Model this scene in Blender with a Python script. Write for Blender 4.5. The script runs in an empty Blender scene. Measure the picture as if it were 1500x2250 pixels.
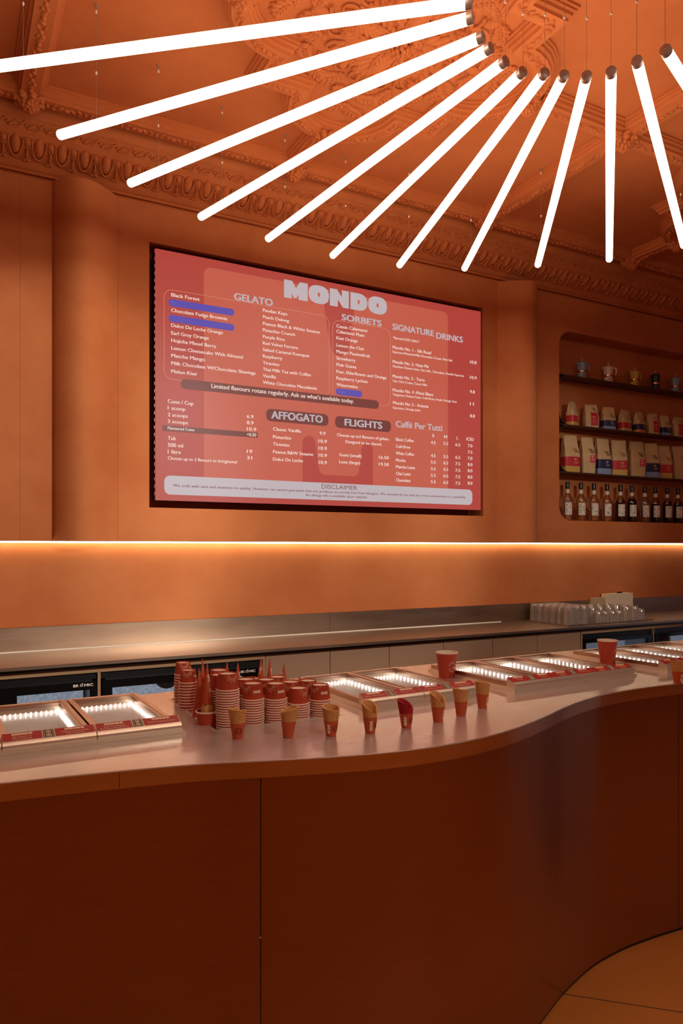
import bpy, bmesh, math, random
from mathutils import Vector, Matrix
from mathutils.geometry import tessellate_polygon

S = bpy.context.scene
COL = S.collection
PI = math.pi
random.seed(7)

# ------------------------------------------------------------------ camera, world, exposure
TH = math.radians(28.37)          # the back wall runs along +X; the camera is turned 28.4 degrees to the right of its normal
FPX, CX, HY = 1597.0, 750.0, 1202.0
EYE = 1.56
cam_d = bpy.data.cameras.new('camera')
cam = bpy.data.objects.new('camera', cam_d)
COL.objects.link(cam)
cam.location = (0, 0, EYE)
cam.rotation_euler = (PI / 2, 0, -TH)
cam_d.sensor_fit = 'VERTICAL'
cam_d.sensor_height = 36.0
cam_d.lens = FPX / 2250 * 36.0
cam_d.shift_y = (HY - 1125) / 2250
cam_d.clip_start = 0.05
S.camera = cam

S.view_settings.view_transform = 'Standard'
S.view_settings.look = 'None'
S.view_settings.gamma = 1
S.view_settings.use_curve_mapping = False
S.view_settings.exposure = 0.0

world = bpy.data.worlds.new('world')
S.world = world
world.use_nodes = True
wb = world.node_tree.nodes['Background']
wb.inputs[0].default_value = (0.62, 0.75, 1.0, 1)
wb.inputs[1].default_value = 0.55

TUBE_POWER = 5.0                  # emission of the suspended tubes
STRIP_POWER = 16.0                # emission of the wall light line


def lamp_light(name, kind, loc, aim, watts, size=0.1, cone=None, blend=0.6, col=(1.0, .88, .72)):
    d = bpy.data.lights.new(name, kind)
    d.energy = watts
    d.color = col
    if kind == 'AREA':
        d.shape = 'DISK'
        d.size = size
    else:
        d.shadow_soft_size = size
    if kind == 'SPOT':
        d.spot_size = cone
        d.spot_blend = blend
    o = bpy.data.objects.new(name, d)
    COL.objects.link(o)
    o.location = loc
    o.rotation_euler = (Vector(aim) - Vector(loc)).to_track_quat('-Z', 'Y').to_euler()
    return o


# added unseen lamps behind the camera: spots for wall and counter, round ceiling fill
ADDED_SPOTS = [((2.7, -1.2, 3.50), (0.30, 4.17, 1.74), 27, .45, 640), ((2.3, -1.4, 3.50), (2.1, 4.17, 1.74), 28, .45, 430), ((2.9, -1.3, 3.50), (3.9, 4.17, 1.66), 28, .60, 260),
           ((1.7, -0.7, 3.50), (1.25, 2.35, 1.0), 58, .80, 75)]
ADDED_FILLS = [((-1.0, -0.9, 3.72), 12), ((1.8, -1.6, 3.72), 15), ((4.4, -0.9, 3.72), 13), ((0.4, -3.2, 3.72), 8), ((3.4, -3.2, 3.72), 8)]
for p_, a_, c_, b_, w_ in ADDED_SPOTS:
    lamp_light('added_spot_light', 'SPOT', p_, a_, w_, .18, math.radians(c_), b_, (1.0, .97, .90))
for p_, w_ in ADDED_FILLS:
    lamp_light('added_fill_light', 'AREA', p_, (p_[0], p_[1], 0), w_, .30, col=(1.0, .76, .52))

# ------------------------------------------------------------------ geometry helpers
AXV = Vector((math.sin(TH), math.cos(TH)))
RTV = Vector((math.cos(TH), -math.sin(TH)))


def ray(px, py):
    d = AXV + RTV * ((px - CX) / FPX)
    return Vector((d.x, d.y, (HY - py) / FPX))


def on_y(px, py, y):
    d = ray(px, py)
    return Vector((0, 0, EYE)) + d * (y / d.y)


def on_z(px, py, z):
    d = ray(px, py)
    return Vector((0, 0, EYE)) + d * ((z - EYE) / d.z)


class MB:
    """collects shapes into one mesh"""

    def __init__(self):
        self.v, self.f, self.m = [], [], []

    def add(self, vs, fs, mi=0):
        o = len(self.v)
        self.v += [tuple(p) for p in vs]
        self.f += [tuple(i + o for i in q) for q in fs]
        self.m += [mi] * len(fs)
        return self

    def box(self, x0, x1, y0, y1, z0, z1, mi=0, M=None):
        vs = [Vector((x, y, z)) for z in (z0, z1) for y in (y0, y1) for x in (x0, x1)]
        if M is not None:
            vs = [M @ p for p in vs]
        return self.add(vs, [(0, 2, 3, 1), (4, 5, 7, 6), (0, 1, 5, 4), (2, 6, 7, 3), (0, 4, 6, 2), (1, 3, 7, 5)], mi)

    def hexa(self, bot, top, mi=0):
        n = len(bot)
        fs = [tuple(range(n - 1, -1, -1)), tuple(range(n, 2 * n))]
        fs += [(i, (i + 1) % n, n + (i + 1) % n, n + i) for i in range(n)]
        return self.add(list(bot) + list(top), fs, mi)

    def lathe(self, prof, seg=24, mi=0, M=None, cap0=False, cap1=False, c=(0, 0, 0)):
        vs, fs = [], []
        for r, z in prof:
            for k in range(seg):
                a = 2 * PI * k / seg
                vs.append(Vector((c[0] + r * math.cos(a), c[1] + r * math.sin(a), c[2] + z)))
        n = len(prof)
        for i in range(n - 1):
            for k in range(seg):
                k2 = (k + 1) % seg
                fs.append((i * seg + k, i * seg + k2, (i + 1) * seg + k2, (i + 1) * seg + k))
        if cap0:
            fs.append(tuple(range(seg - 1, -1, -1)))
        if cap1:
            fs.append(tuple((n - 1) * seg + k for k in range(seg)))
        if M is not None:
            vs = [M @ p for p in vs]
        return self.add(vs, fs, mi)

    def tube(self, pts, r, seg=8, mi=0, caps=True):
        pts = [Vector(p) for p in pts]
        rs = r if isinstance(r, (list, tuple)) else [r] * len(pts)
        vs, fs = [], []
        n = len(pts)
        up = None
        for i, p in enumerate(pts):
            t = (pts[min(i + 1, n - 1)] - pts[max(i - 1, 0)]).normalized()
            if up is None:
                up = t.orthogonal().normalized()
            else:
                up = (up - t * up.dot(t)).normalized()
            b = t.cross(up)
            for k in range(seg):
                a = 2 * PI * k / seg
                vs.append(p + (up * math.cos(a) + b * math.sin(a)) * rs[i])
        for i in range(n - 1):
            for k in range(seg):
                k2 = (k + 1) % seg
                fs.append((i * seg + k, i * seg + k2, (i + 1) * seg + k2, (i + 1) * seg + k))
        if caps:
            fs.append(tuple(range(seg - 1, -1, -1)))
            fs.append(tuple((n - 1) * seg + k for k in range(seg)))
        return self.add(vs, fs, mi)

    def ell(self, c, ax, seg=8, rings=5, mi=0):
        """ellipsoid with centre c and three half-axis vectors"""
        c = Vector(c)
        a, b, d = [Vector(q) for q in ax]
        vs = [c + d]
        for i in range(1, rings):
            t = PI * i / rings
            for k in range(seg):
                p = 2 * PI * k / seg
                vs.append(c + (a * math.cos(p) + b * math.sin(p)) * math.sin(t) + d * math.cos(t))
        vs.append(c - d)
        fs = []
        for k in range(seg):
            fs.append((0, 1 + k, 1 + (k + 1) % seg))
            fs.append((len(vs) - 1, 1 + (rings - 2) * seg + (k + 1) % seg, 1 + (rings - 2) * seg + k))
        for i in range(rings - 2):
            for k in range(seg):
                k2 = (k + 1) % seg
                fs.append((1 + i * seg + k, 1 + (i + 1) * seg + k, 1 + (i + 1) * seg + k2, 1 + i * seg + k2))
        return self.add(vs, fs, mi)

    def sweep(self, path, prof, closed=False, mi=0):
        """path: [(x, y)] on a plan, prof: [(d, z)] with d to the left of travel, mitred"""
        n = len(path)
        P = [Vector(p) for p in path]
        vs, fs = [], []
        for i in range(n):
            if closed:
                a, b = P[i - 1], P[(i + 1) % n]
            else:
                a, b = (P[i - 1] if i else None), (P[i + 1] if i < n - 1 else None)
            d0 = (P[i] - a).normalized() if a is not None else None
            d1 = (b - P[i]).normalized() if b is not None else None
            d0 = d0 or d1
            d1 = d1 or d0
            n0, n1 = Vector((-d0.y, d0.x)), Vector((-d1.y, d1.x))
            m = (n0 + n1)
            m = m / max(0.3, m.dot(n0))
            for d, z in prof:
                q = P[i] + m * d
                vs.append((q.x, q.y, z))
        k = len(prof)
        for i in range(n if closed else n - 1):
            j = (i + 1) % n
            for q in range(k - 1):
                fs.append((i * k + q, j * k + q, j * k + q + 1, i * k + q + 1))
        if not closed:
            fs.append(tuple(range(k)))
            fs.append(tuple((n - 1) * k + q for q in reversed(range(k))))
        return self.add(vs, fs, mi)

    def fill(self, loops, fn, thick=None, mi=0):
        """flat polygon with holes: loops of (u, v); fn(u, v, w) -> point; thick: (w0, w1) makes a slab"""
        flat = [p for l in loops for p in l]
        tri = tessellate_polygon([[Vector((p[0], p[1], 0)) for p in l] for l in loops])
        if thick is None:
            return self.add([fn(u, v, 0) for u, v in flat], [tuple(t) for t in tri], mi)
        w0, w1 = thick
        n = len(flat)
        vs = [fn(u, v, w0) for u, v in flat] + [fn(u, v, w1) for u, v in flat]
        fs = [tuple(t) for t in tri] + [tuple(i + n for i in reversed(t)) for t in tri]
        o = 0
        for l in loops:
            m = len(l)
            for i in range(m):
                a, b = o + i, o + (i + 1) % m
                fs.append((a, b, b + n, a + n))
            o += m
        return self.add(vs, fs, mi)

    def build(self, name, mat, parent=None, smooth=None, loc=None, recalc=True):
        me = bpy.data.meshes.new(name)
        me.from_pydata(self.v, [], self.f)
        mats = mat if isinstance(mat, (list, tuple)) else [mat]
        for q in mats:
            me.materials.append(q)
        if len(mats) > 1:
            me.polygons.foreach_set('material_index', self.m)
        if recalc:
            bm = bmesh.new()
            bm.from_mesh(me)
            bmesh.ops.recalc_face_normals(bm, faces=bm.faces)
            bm.to_mesh(me)
            bm.free()
        if smooth is not None:
            me.polygons.foreach_set('use_smooth', [True] * len(me.polygons))
            if smooth < 180:
                me.set_sharp_from_angle(angle=math.radians(smooth))
        me.update()
        o = bpy.data.objects.new(name, me)
        COL.objects.link(o)
        if parent is not None:
            o.parent = parent
        if loc is not None:
            o.location = loc
        return o


def tag(o, label, cat, group=None):
    o['label'] = label
    o['category'] = cat
    if group:
        o['group'] = group
    return o


def thing(name, label, cat, loc=(0, 0, 0), rz=0, group=None):
    o = bpy.data.objects.new(name, None)
    o.empty_display_size = 0.05
    COL.objects.link(o)
    o.location = loc
    o.rotation_euler = (0, 0, rz)
    return tag(o, label, cat, group)


def struct(o, label=None):
    o['kind'] = 'structure'
    if label:
        o['label'] = label
        o['category'] = 'room'
    return o


def copy_tree(o, parent=None):
    c = o.copy()
    COL.objects.link(c)
    if parent is not None:
        c.parent = parent
    for ch in list(o.children):
        copy_tree(ch, c)
    return c


# ------------------------------------------------------------------ materials
def nodes_of(m):
    m.use_nodes = True
    nt = m.node_tree
    return nt, nt.nodes, nt.links, nt.nodes['Principled BSDF']


def mat(name, col, rough=0.5, metal=0.0, emit=None, power=1.0, spec=0.5, coat=0.0):
    m = bpy.data.materials.new(name)
    nt, N, L, b = nodes_of(m)
    b.inputs['Base Color'].default_value = (*col, 1)
    b.inputs['Roughness'].default_value = rough
    b.inputs['Metallic'].default_value = metal
    b.inputs['Specular IOR Level'].default_value = spec
    b.inputs['Coat Weight'].default_value = coat
    if emit:
        b.inputs['Emission Color'].default_value = (*emit, 1)
        b.inputs['Emission Strength'].default_value = power
    return m


def noise_mat(name, c0, c1, scale=3.0, rough=0.6, bump=0.0, bscale=40, metal=0.0, stretch=(1, 1, 1), spec=0.4, detail=6, aniso=0.0, r2=None, mid=(0.35, 0.65)):
    m = mat(name, c0, rough, metal, spec=spec)
    nt, N, L, b = nodes_of(m)
    tc = N.new('ShaderNodeTexCoord')
    mp = N.new('ShaderNodeMapping')
    mp.inputs['Scale'].default_value = stretch
    L.new(tc.outputs['Object'], mp.inputs['Vector'])
    n1 = N.new('ShaderNodeTexNoise')
    n1.inputs['Scale'].default_value = scale
    n1.inputs['Detail'].default_value = detail
    n1.inputs['Roughness'].default_value = 0.62
    L.new(mp.outputs['Vector'], n1.inputs['Vector'])
    r = N.new('ShaderNodeValToRGB')
    r.color_ramp.elements[0].position, r.color_ramp.elements[1].position = mid
    r.color_ramp.elements[0].color = (*c0, 1)
    r.color_ramp.elements[1].color = (*c1, 1)
    L.new(n1.outputs['Fac'], r.inputs['Fac'])
    L.new(r.outputs['Color'], b.inputs['Base Color'])
    if r2 is not None:
        mr = N.new('ShaderNodeMapRange')
        mr.inputs['To Min'].default_value = rough
        mr.inputs['To Max'].default_value = r2
        L.new(n1.outputs['Fac'], mr.inputs['Value'])
        L.new(mr.outputs['Result'], b.inputs['Roughness'])
    if bump:
        n2 = N.new('ShaderNodeTexNoise')
        n2.inputs['Scale'].default_value = bscale
        n2.inputs['Detail'].default_value = 5
        L.new(mp.outputs['Vector'], n2.inputs['Vector'])
        bp = N.new('ShaderNodeBump')
        bp.inputs['Strength'].default_value = bump
        bp.inputs['Distance'].default_value = 0.01
        L.new(n2.outputs['Fac'], bp.inputs['Height'])
        L.new(bp.outputs['Normal'], b.inputs['Normal'])
    if aniso:
        b.inputs['Anisotropic'].default_value = aniso
        tg = N.new('ShaderNodeTangent')
        tg.direction_type = 'RADIAL'
        tg.axis = 'Z'
        L.new(tg.outputs['Tangent'], b.inputs['Tangent'])
    return m


def clear_mat(name, tint, gloss=0.06, facing=0.5, rough=0.02, veil=None, veil_fac=0.0):
    """thin clear glass: see-through with a fresnel sheen, and an optional pale diffuse veil that brightens it"""
    m = bpy.data.materials.new(name)
    m.use_nodes = True
    nt = m.node_tree
    N, L = nt.nodes, nt.links
    N.clear()
    out = N.new('ShaderNodeOutputMaterial')
    tr = N.new('ShaderNodeBsdfTransparent')
    tr.inputs[0].default_value = (*tint, 1)
    gl = N.new('ShaderNodeBsdfGlossy')
    gl.inputs['Roughness'].default_value = rough
    lw = N.new('ShaderNodeLayerWeight')
    lw.inputs[0].default_value = facing
    mr = N.new('ShaderNodeMapRange')
    mr.inputs['To Min'].default_value = gloss
    mr.inputs['To Max'].default_value = 0.75
    L.new(lw.outputs['Fresnel'], mr.inputs['Value'])
    mx = N.new('ShaderNodeMixShader')
    L.new(mr.outputs['Result'], mx.inputs[0])
    L.new(tr.outputs[0], mx.inputs[1])
    L.new(gl.outputs[0], mx.inputs[2])
    last = mx
    if veil:
        df = N.new('ShaderNodeBsdfDiffuse')
        df.inputs[0].default_value = (*veil, 1)
        m2 = N.new('ShaderNodeMixShader')
        m2.inputs[0].default_value = veil_fac
        L.new(mx.outputs[0], m2.inputs[1])
        L.new(df.outputs[0], m2.inputs[2])
        last = m2
    L.new(last.outputs[0], out.inputs[0])
    return m


TERRA = noise_mat('terracotta_plaster', (0.49, 0.142, 0.042), (0.57, 0.188, 0.062), 2.2, 0.75, 0.10, 9, spec=0.2)
STUCCO = noise_mat('terracotta_stucco', (0.50, 0.130, 0.038), (0.56, 0.155, 0.046), 3.0, 0.8, 0.08, 25, spec=0.15)
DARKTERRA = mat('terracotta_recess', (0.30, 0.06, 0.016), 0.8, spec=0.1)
FLOORM = noise_mat('ochre_concrete', (0.50, 0.165, 0.030), (0.56, 0.19, 0.038), 1.6, 0.45, 0.03, 30, spec=0.35)
STEEL = noise_mat('brushed_steel_top', (0.66, 0.55, 0.48), (0.73, 0.62, 0.55), 4, 0.22, 0.0, 60, metal=0.64, stretch=(1, 2, 2), r2=0.28, detail=2)
BSTEEL = noise_mat('brushed_steel_back', (0.40, 0.29, 0.21), (0.46, 0.34, 0.25), 3, 0.30, 0.0, metal=1.0, stretch=(1, 8, 8), r2=0.42)
FSTEEL = noise_mat('bronzed_steel_front', (0.38, 0.215, 0.125), (0.41, 0.235, 0.14), 6, 0.19, 0.003, 60, metal=1.0, stretch=(1, 1, 30), r2=0.25, aniso=0.3)
FASCIA = noise_mat('polished_steel_edge', (0.66, 0.48, 0.33), (0.74, 0.55, 0.39), 3, 0.16, 0.0, metal=1.0, stretch=(1, 1, 8), r2=0.24)
CHROME = mat('bright_steel', (0.80, 0.70, 0.58), 0.30, 0.75)
COPPER = mat('copper_frame', (0.50, 0.32, 0.23), 0.30, 1.0)
BROWNM = mat('brown_metal_shelf', (0.10, 0.045, 0.025), 0.45, 0.4)
CABM = noise_mat('taupe_laminate', (0.36, 0.205, 0.120), (0.38, 0.22, 0.13), 60, 0.5, 0.0)
TANM = mat('tan_edge', (0.42, 0.24, 0.12), 0.45)
BLACK = mat('black_plastic', (0.006, 0.005, 0.005), 0.35)
BLACKG = mat('black_gloss', (0.004, 0.003, 0.003), 0.08)
SEAL = mat('pale_sealant', (0.85, 0.78, 0.66), 0.5)
TUBEM = mat('tube_glow', (1, 1, 1), 0.4, emit=(1.0, 0.86, 0.66), power=TUBE_POWER)
TCAP = mat('tube_cap_metal', (0.62, 0.48, 0.40), 0.45, 0.5)
WIRE = mat('steel_wire', (0.45, 0.30, 0.20), 0.4, 0.6)
GRIP = mat('pale_gripper', (0.80, 0.68, 0.58), 0.4)
STRIP = mat('strip_glow', (1, 1, 1), 0.4, emit=(1.0, 0.93, 0.66), power=STRIP_POWER)
DOTM = mat('led_dot_glow', (1, 1, 1), 0.4, emit=(1.0, 0.94, 0.86), power=18.0)
PANM = mat('pale_pan_lining', (0.86, 0.83, 0.80), 0.35, spec=0.4)
GLASS = clear_mat('lid_glass', (0.95, 0.94, 0.93), 0.03, 0.10, 0.03)
TUMBLER = clear_mat('tumbler_glass', (0.95, 0.93, 0.91), 0.12, 0.50, 0.04, (0.92, 0.80, 0.70), 0.14)  # pale diffuse veil put into the colour to brighten the glasses
BOTTLEG = clear_mat('bottle_glass', (0.96, 0.94, 0.90), 0.05, 0.45, 0.03)
WINGL = clear_mat('window_glass', (0.95, 0.97, 0.97), 0.05, 0.4, 0.0)
PAPER = noise_mat('red_paper', (0.46, 0.052, 0.018), (0.50, 0.062, 0.023), 20, 0.45, 0.0, spec=0.35)
PAPERD = mat('dark_red_print', (0.27, 0.022, 0.010), 0.5)
PAPERO = noise_mat('orange_red_paper', (0.50, 0.072, 0.020), (0.56, 0.085, 0.026), 25, 0.55, 0.0)
CREAM = mat('cream_print', (0.85, 0.62, 0.40), 0.5)
RIMM = mat('pale_paper_rim', (0.84, 0.56, 0.44), 0.5)
CUPIN = mat('cream_paper_base', (0.80, 0.70, 0.52), 0.55)
CARD = mat('red_card', (0.42, 0.024, 0.018), 0.4)
INK = mat('dark_ink', (0.03, 0.018, 0.014), 0.5)
WHITEL = mat('white_lettering', (0.85, 0.74, 0.66), 0.5)
BEIGE = mat('beige_plastic', (0.72, 0.58, 0.40), 0.5)
KRAFT = noise_mat('kraft_paper', (0.55, 0.36, 0.17), (0.63, 0.43, 0.22), 14, 0.65, 0.25, 22)
REDL = mat('red_label', (0.50, 0.022, 0.030), 0.5)
PINKL = mat('rose_label', (0.60, 0.06, 0.07), 0.5)
NAVY = mat('navy_label', (0.018, 0.020, 0.075), 0.5)
GOLDL = mat('gold_label', (0.58, 0.36, 0.08), 0.5)
SKYL = mat('light_blue_label', (0.22, 0.29, 0.48), 0.5)
ORANGEL = mat('orange_label', (0.68, 0.26, 0.06), 0.5)
BPRINT = mat('brown_print', (0.10, 0.045, 0.025), 0.6)
RPRINT = mat('rust_print', (0.42, 0.10, 0.04), 0.6)
CAPB = mat('black_cap', (0.010, 0.010, 0.008), 0.3)
LABELW = mat('cream_label', (0.72, 0.66, 0.56), 0.55)
GREENP = mat('leaf_print', (0.10, 0.14, 0.05), 0.6)

# waffle: grid of pits in colour and bump, laid out round the cone axis
def waffle_mat(name, c0, c1):
    m = mat(name, c0, 0.7, spec=0.25)
    nt, N, L, b = nodes_of(m)
    tc = N.new('ShaderNodeTexCoord')
    nz = N.new('ShaderNodeTexNoise')
    nz.inputs['Scale'].default_value = 160
    L.new(tc.outputs['Object'], nz.inputs['Vector'])
    r = N.new('ShaderNodeValToRGB')
    r.color_ramp.elements[0].position, r.color_ramp.elements[1].position = 0.35, 0.7
    r.color_ramp.elements[0].color = (*c0, 1)
    r.color_ramp.elements[1].color = (*c1, 1)
    L.new(nz.outputs['Fac'], r.inputs['Fac'])
    L.new(r.outputs['Color'], b.inputs['Base Color'])
    return m


WAFFLE = waffle_mat('baked_wafer', (0.66, 0.30, 0.095), (0.76, 0.38, 0.135))
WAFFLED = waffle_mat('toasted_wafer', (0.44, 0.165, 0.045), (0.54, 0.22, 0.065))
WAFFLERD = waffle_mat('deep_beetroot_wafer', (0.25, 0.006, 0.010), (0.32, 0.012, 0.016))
WAFFLER = waffle_mat('beetroot_wafer', (0.36, 0.012, 0.018), (0.46, 0.022, 0.028))


def emis(name, col, power=1.0):
    return mat(name, (0.02, 0.02, 0.02), 0.5, emit=col, power=power, spec=0.3)


SCR_RED = emis('screen_red', (0.42, 0.050, 0.038))
SCR_MID = emis('screen_coral', (0.52, 0.098, 0.060))
SCR_BLUE = emis('screen_blue', (0.09, 0.06, 0.38))
SCR_BROWN = emis('screen_brown', (0.16, 0.030, 0.024))
SCR_GREY = emis('screen_grey', (0.50, 0.42, 0.44))
SCR_WHITE = emis('screen_white', (0.86, 0.66, 0.58))
SCR_LINE = emis('screen_line', (0.62, 0.22, 0.13))
SCR_TEXT = emis('screen_maroon', (0.19, 0.05, 0.05))
SCR_GHOST = emis('screen_ghost', (0.16, 0.12, 0.42))
FRIDGE_GLOW = noise_mat('fridge_inside', (0.22, 0.26, 0.34), (0.42, 0.46, 0.56), 90, 0.5, 0.0)
_b = FRIDGE_GLOW.node_tree.nodes['Principled BSDF']
FRIDGE_GLOW.node_tree.links.new(FRIDGE_GLOW.node_tree.nodes['Color Ramp'].outputs['Color'], _b.inputs['Emission Color'])
_b.inputs['Emission Strength'].default_value = 0.75

# ------------------------------------------------------------------ lettering
_text_cache = {}


def text_geom(s, bold=0.0, shear=0.0):
    key = (s, bold, shear)
    if key not in _text_cache:
        cu = bpy.data.curves.new('lettering_source', 'FONT')
        cu.body = s
        cu.size = 1.0
        cu.offset = bold
        cu.shear = shear
        cu.resolution_u = 3
        ob = bpy.data.objects.new('lettering_source', cu)
        me = bpy.data.meshes.new_from_object(ob)
        vs = [(p.co.x, p.co.y) for p in me.vertices]
        fs = [tuple(p.vertices) for p in me.polygons]
        bpy.data.objects.remove(ob)
        bpy.data.curves.remove(cu)
        bpy.data.meshes.remove(me)
        x0 = min(p[0] for p in vs)
        x1 = max(p[0] for p in vs)
        _text_cache[key] = ([(x - x0, y) for x, y in vs], fs, x1 - x0)
    return _text_cache[key]


CAPH = 0.70    # cap height of the built-in face at size 1


def put_text(mb, s, fn, u0, v0, width=None, cap=0.02, bold=0.012, center=False, mi=0, over=False):
    vs, fs, w = text_geom(s, 0.0 if over else bold)
    k = cap / CAPH
    kx = (width / w) if width else k
    off = -w * kx / 2 if center else 0
    shifts = [(0, 0)] if bold < .006 or not over else [(-bold, 0), (bold, 0)] if bold < .03 else [(-bold, -.012), (0, .012), (bold, -.012), (-bold, .012), (bold, .012)]
    for dx, dy in shifts:
        mb.add([fn(u0 + off + (x + dx) * kx, v0 + (y + dy) * k, 0) for x, y in vs], fs, mi)


def rrect(u0, u1, v0, v1, r, n=6):
    pts = []
    for cx, cy, a0 in ((u1 - r, v0 + r, -90), (u1 - r, v1 - r, 0), (u0 + r, v1 - r, 90), (u0 + r, v0 + r, 180)):
        for i in range(n + 1):
            a = math.radians(a0 + 90 * i / n)
            pts.append((cx + r * math.cos(a), cy + r * math.sin(a)))
    return pts


def superell(cx, cy, a, b, n=28, e=2.5):
    pts = []
    for i in range(n):
        t = 2 * PI * i / n
        c, s = math.cos(t), math.sin(t)
        pts.append((cx + a * abs(c) ** (2 / e) * (1 if c >= 0 else -1), cy + b * abs(s) ** (2 / e) * (1 if s >= 0 else -1)))
    return pts


def heavy_word():
    """five very heavy slab letters with pin-hole counters, in a 0..5.05 by 0..1 box"""
    L = []
    L.append([[(0, 0), (.36, 0), (.36, .30), (.46, .06), (.58, .06), (.68, .30), (.68, 0), (1.12, 0), (1.12, 1), (.74, 1), (.56, .62), (.38, 1), (0, 1)]])
    L.append([superell(1.66, .5, .50, .52), superell(1.66, .5, .06, .13, 14, 2)])
    L.append([[(2.2, 0), (2.60, 0), (2.60, .42), (2.86, 0), (3.16, 0), (3.16, 1), (2.80, 1), (2.80, .60), (2.56, 1), (2.2, 1)]])
    d = [(3.24, 0)] + [(3.66 + .46 * math.cos(t) ** .8 if math.cos(t) > 0 else 3.66, .5 + .5 * math.sin(t)) for t in [(-90 + 180 * i / 14) * PI / 180 for i in range(15)]] + [(3.24, 1)]
    L.append([d, superell(3.66, .5, .055, .14, 14, 2)])
    L.append([superell(4.66, .5, .50, .52), superell(4.66, .5, .06, .13, 14, 2)])
    return L, 5.16


HEAVY, HEAVY_W = heavy_word()


def put_heavy(mb, fn, u0, v0, width, height, mi=0):
    kx, ky = width / HEAVY_W, height
    for loops in HEAVY:
        mb.fill([[(u0 + x * kx, v0 + y * ky) for x, y in l] for l in loops], fn, mi=mi)

# ------------------------------------------------------------------ room shell
YW = 4.17                       # face of the plaster cladding
YO = 4.21                       # old wall above it
XL, XR, YF = -3.4, 8.2, -4.6    # side walls and the street side behind the camera
ZC = EYE + 2.25                 # ceiling


def wall_fn(y):
    return lambda u, v, w: Vector((u, y + w, v))


m = MB()
m.box(XL - .2, XR + .2, YF - .2, 4.9, -0.12, 0.0)
struct(m.build('floor', FLOORM), 'ochre concrete floor in front of the counter')
m = MB()
m.box(XL - .2, XR + .2, YF - .2, 4.9, ZC, ZC + 0.15)
struct(m.build('ceiling', STUCCO), 'terracotta painted coffered ceiling')
# thin joints of the floor slabs
m = MB()
ja, jb = on_z(1236, 2184, 0), on_z(1500, 2225, 0)
jd = (jb - ja).normalized()
jn = Vector((-jd.y, jd.x, 0)) * 0.0022
a, b = ja - jd * 0.05, ja + jd * 3
m.hexa([a - jn, b - jn, b + jn, a + jn], [p + Vector((0, 0, .0008)) for p in (a - jn, b - jn, b + jn, a + jn)])
struct(m.build('trim_1', BPRINT), 'thin dark joint line in the concrete floor')

m = MB()
m.box(XL - .2, XR + .2, 4.50, 4.8, 0, ZC)
m.box(XL - .2, XR + .2, YO, 4.50, EYE + 1.94, ZC)      # old wall showing above the cladding
struct(m.build('wall_back', STUCCO), 'terracotta back wall above the cladding')
m = MB()
m.box(XL - .2, XL, YF, 4.50, 0, ZC)
struct(m.build('wall_left', TERRA), 'terracotta left side wall')
m = MB()
m.fill([[(YF, 0), (-.1, 0), (-.1, 2.7), (2.1, 2.7), (2.1, 0), (4.5, 0), (4.5, ZC), (YF, ZC)]], lambda u, v, w: Vector((XR + w, u, v)), (0, .2))
struct(m.build('wall_right', TERRA), 'terracotta right side wall with an added glazed door')
e = bpy.data.objects.new('added_door_2', None)  # added unseen door, reflected as grey-blue sheen in the counter front
COL.objects.link(e)
e.location = (XR + .1, 1.0, 0)
struct(e)
m = MB()
m.fill([[(-1.1, 0), (1.1, 0), (1.1, 2.7), (-1.1, 2.7)], [(-1.02, .08), (-.10, .08), (-.10, 2.62), (-1.02, 2.62)], [(.10, .08), (1.02, .08), (1.02, 2.62), (.10, 2.62)]], lambda u, v, q: Vector((q, u, v)), (-.03, .03))
m.build('frame', BROWNM, e)
for q in (-.56, .56):
    m = MB()
    m.box(-.004, .004, q - .46, q + .46, .08, 2.62)
    m.build('pane', WINGL, e)

# street wall behind the camera, with a door and two windows
m = MB()
ops = [(6.2, 7.2, 0.0, 2.6)]
fn = wall_fn(YF)
m.fill([[(XL, 0), (6.2, 0), (6.2, 2.6), (7.2, 2.6), (7.2, 0), (XR, 0), (XR, ZC), (XL, ZC)]], fn, (-0.2, 0))
struct(m.build('wall_front', TERRA), 'terracotta street wall')
for i, (x0, x1, z0, z1) in enumerate(ops):
    nm = 'door_1'
    e = bpy.data.objects.new(nm, None)
    COL.objects.link(e)
    e.location = ((x0 + x1) / 2, YF - .1, z0)
    struct(e)
    m = MB()
    w = (x1 - x0) / 2
    h = z1 - z0
    m.fill([[(-w, 0), (w, 0), (w, h), (-w, h)], [(-w + .06, .06), (w - .06, .06), (w - .06, h - .06), (-w + .06, h - .06)]], lambda u, v, q: Vector((u, q, v)), (-.03, .03))
    m.build('frame', BROWNM, e)
    m = MB()
    m.box(-w + .06, w - .06, -.004, .004, .06, h - .06)
    m.build('pane', WINGL, e)

# plaster cladding of the back wall: flat panels with the screen recess and the shelf niche, two rounded ribs
ZT = EYE + 1.957
ZB = EYE + 0.034
m = MB()
f = wall_fn(YW)


def rect(u0, u1, v0, v1):
    return [(u0, v0), (u1, v0), (u1, v1), (u0, v1)]


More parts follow.
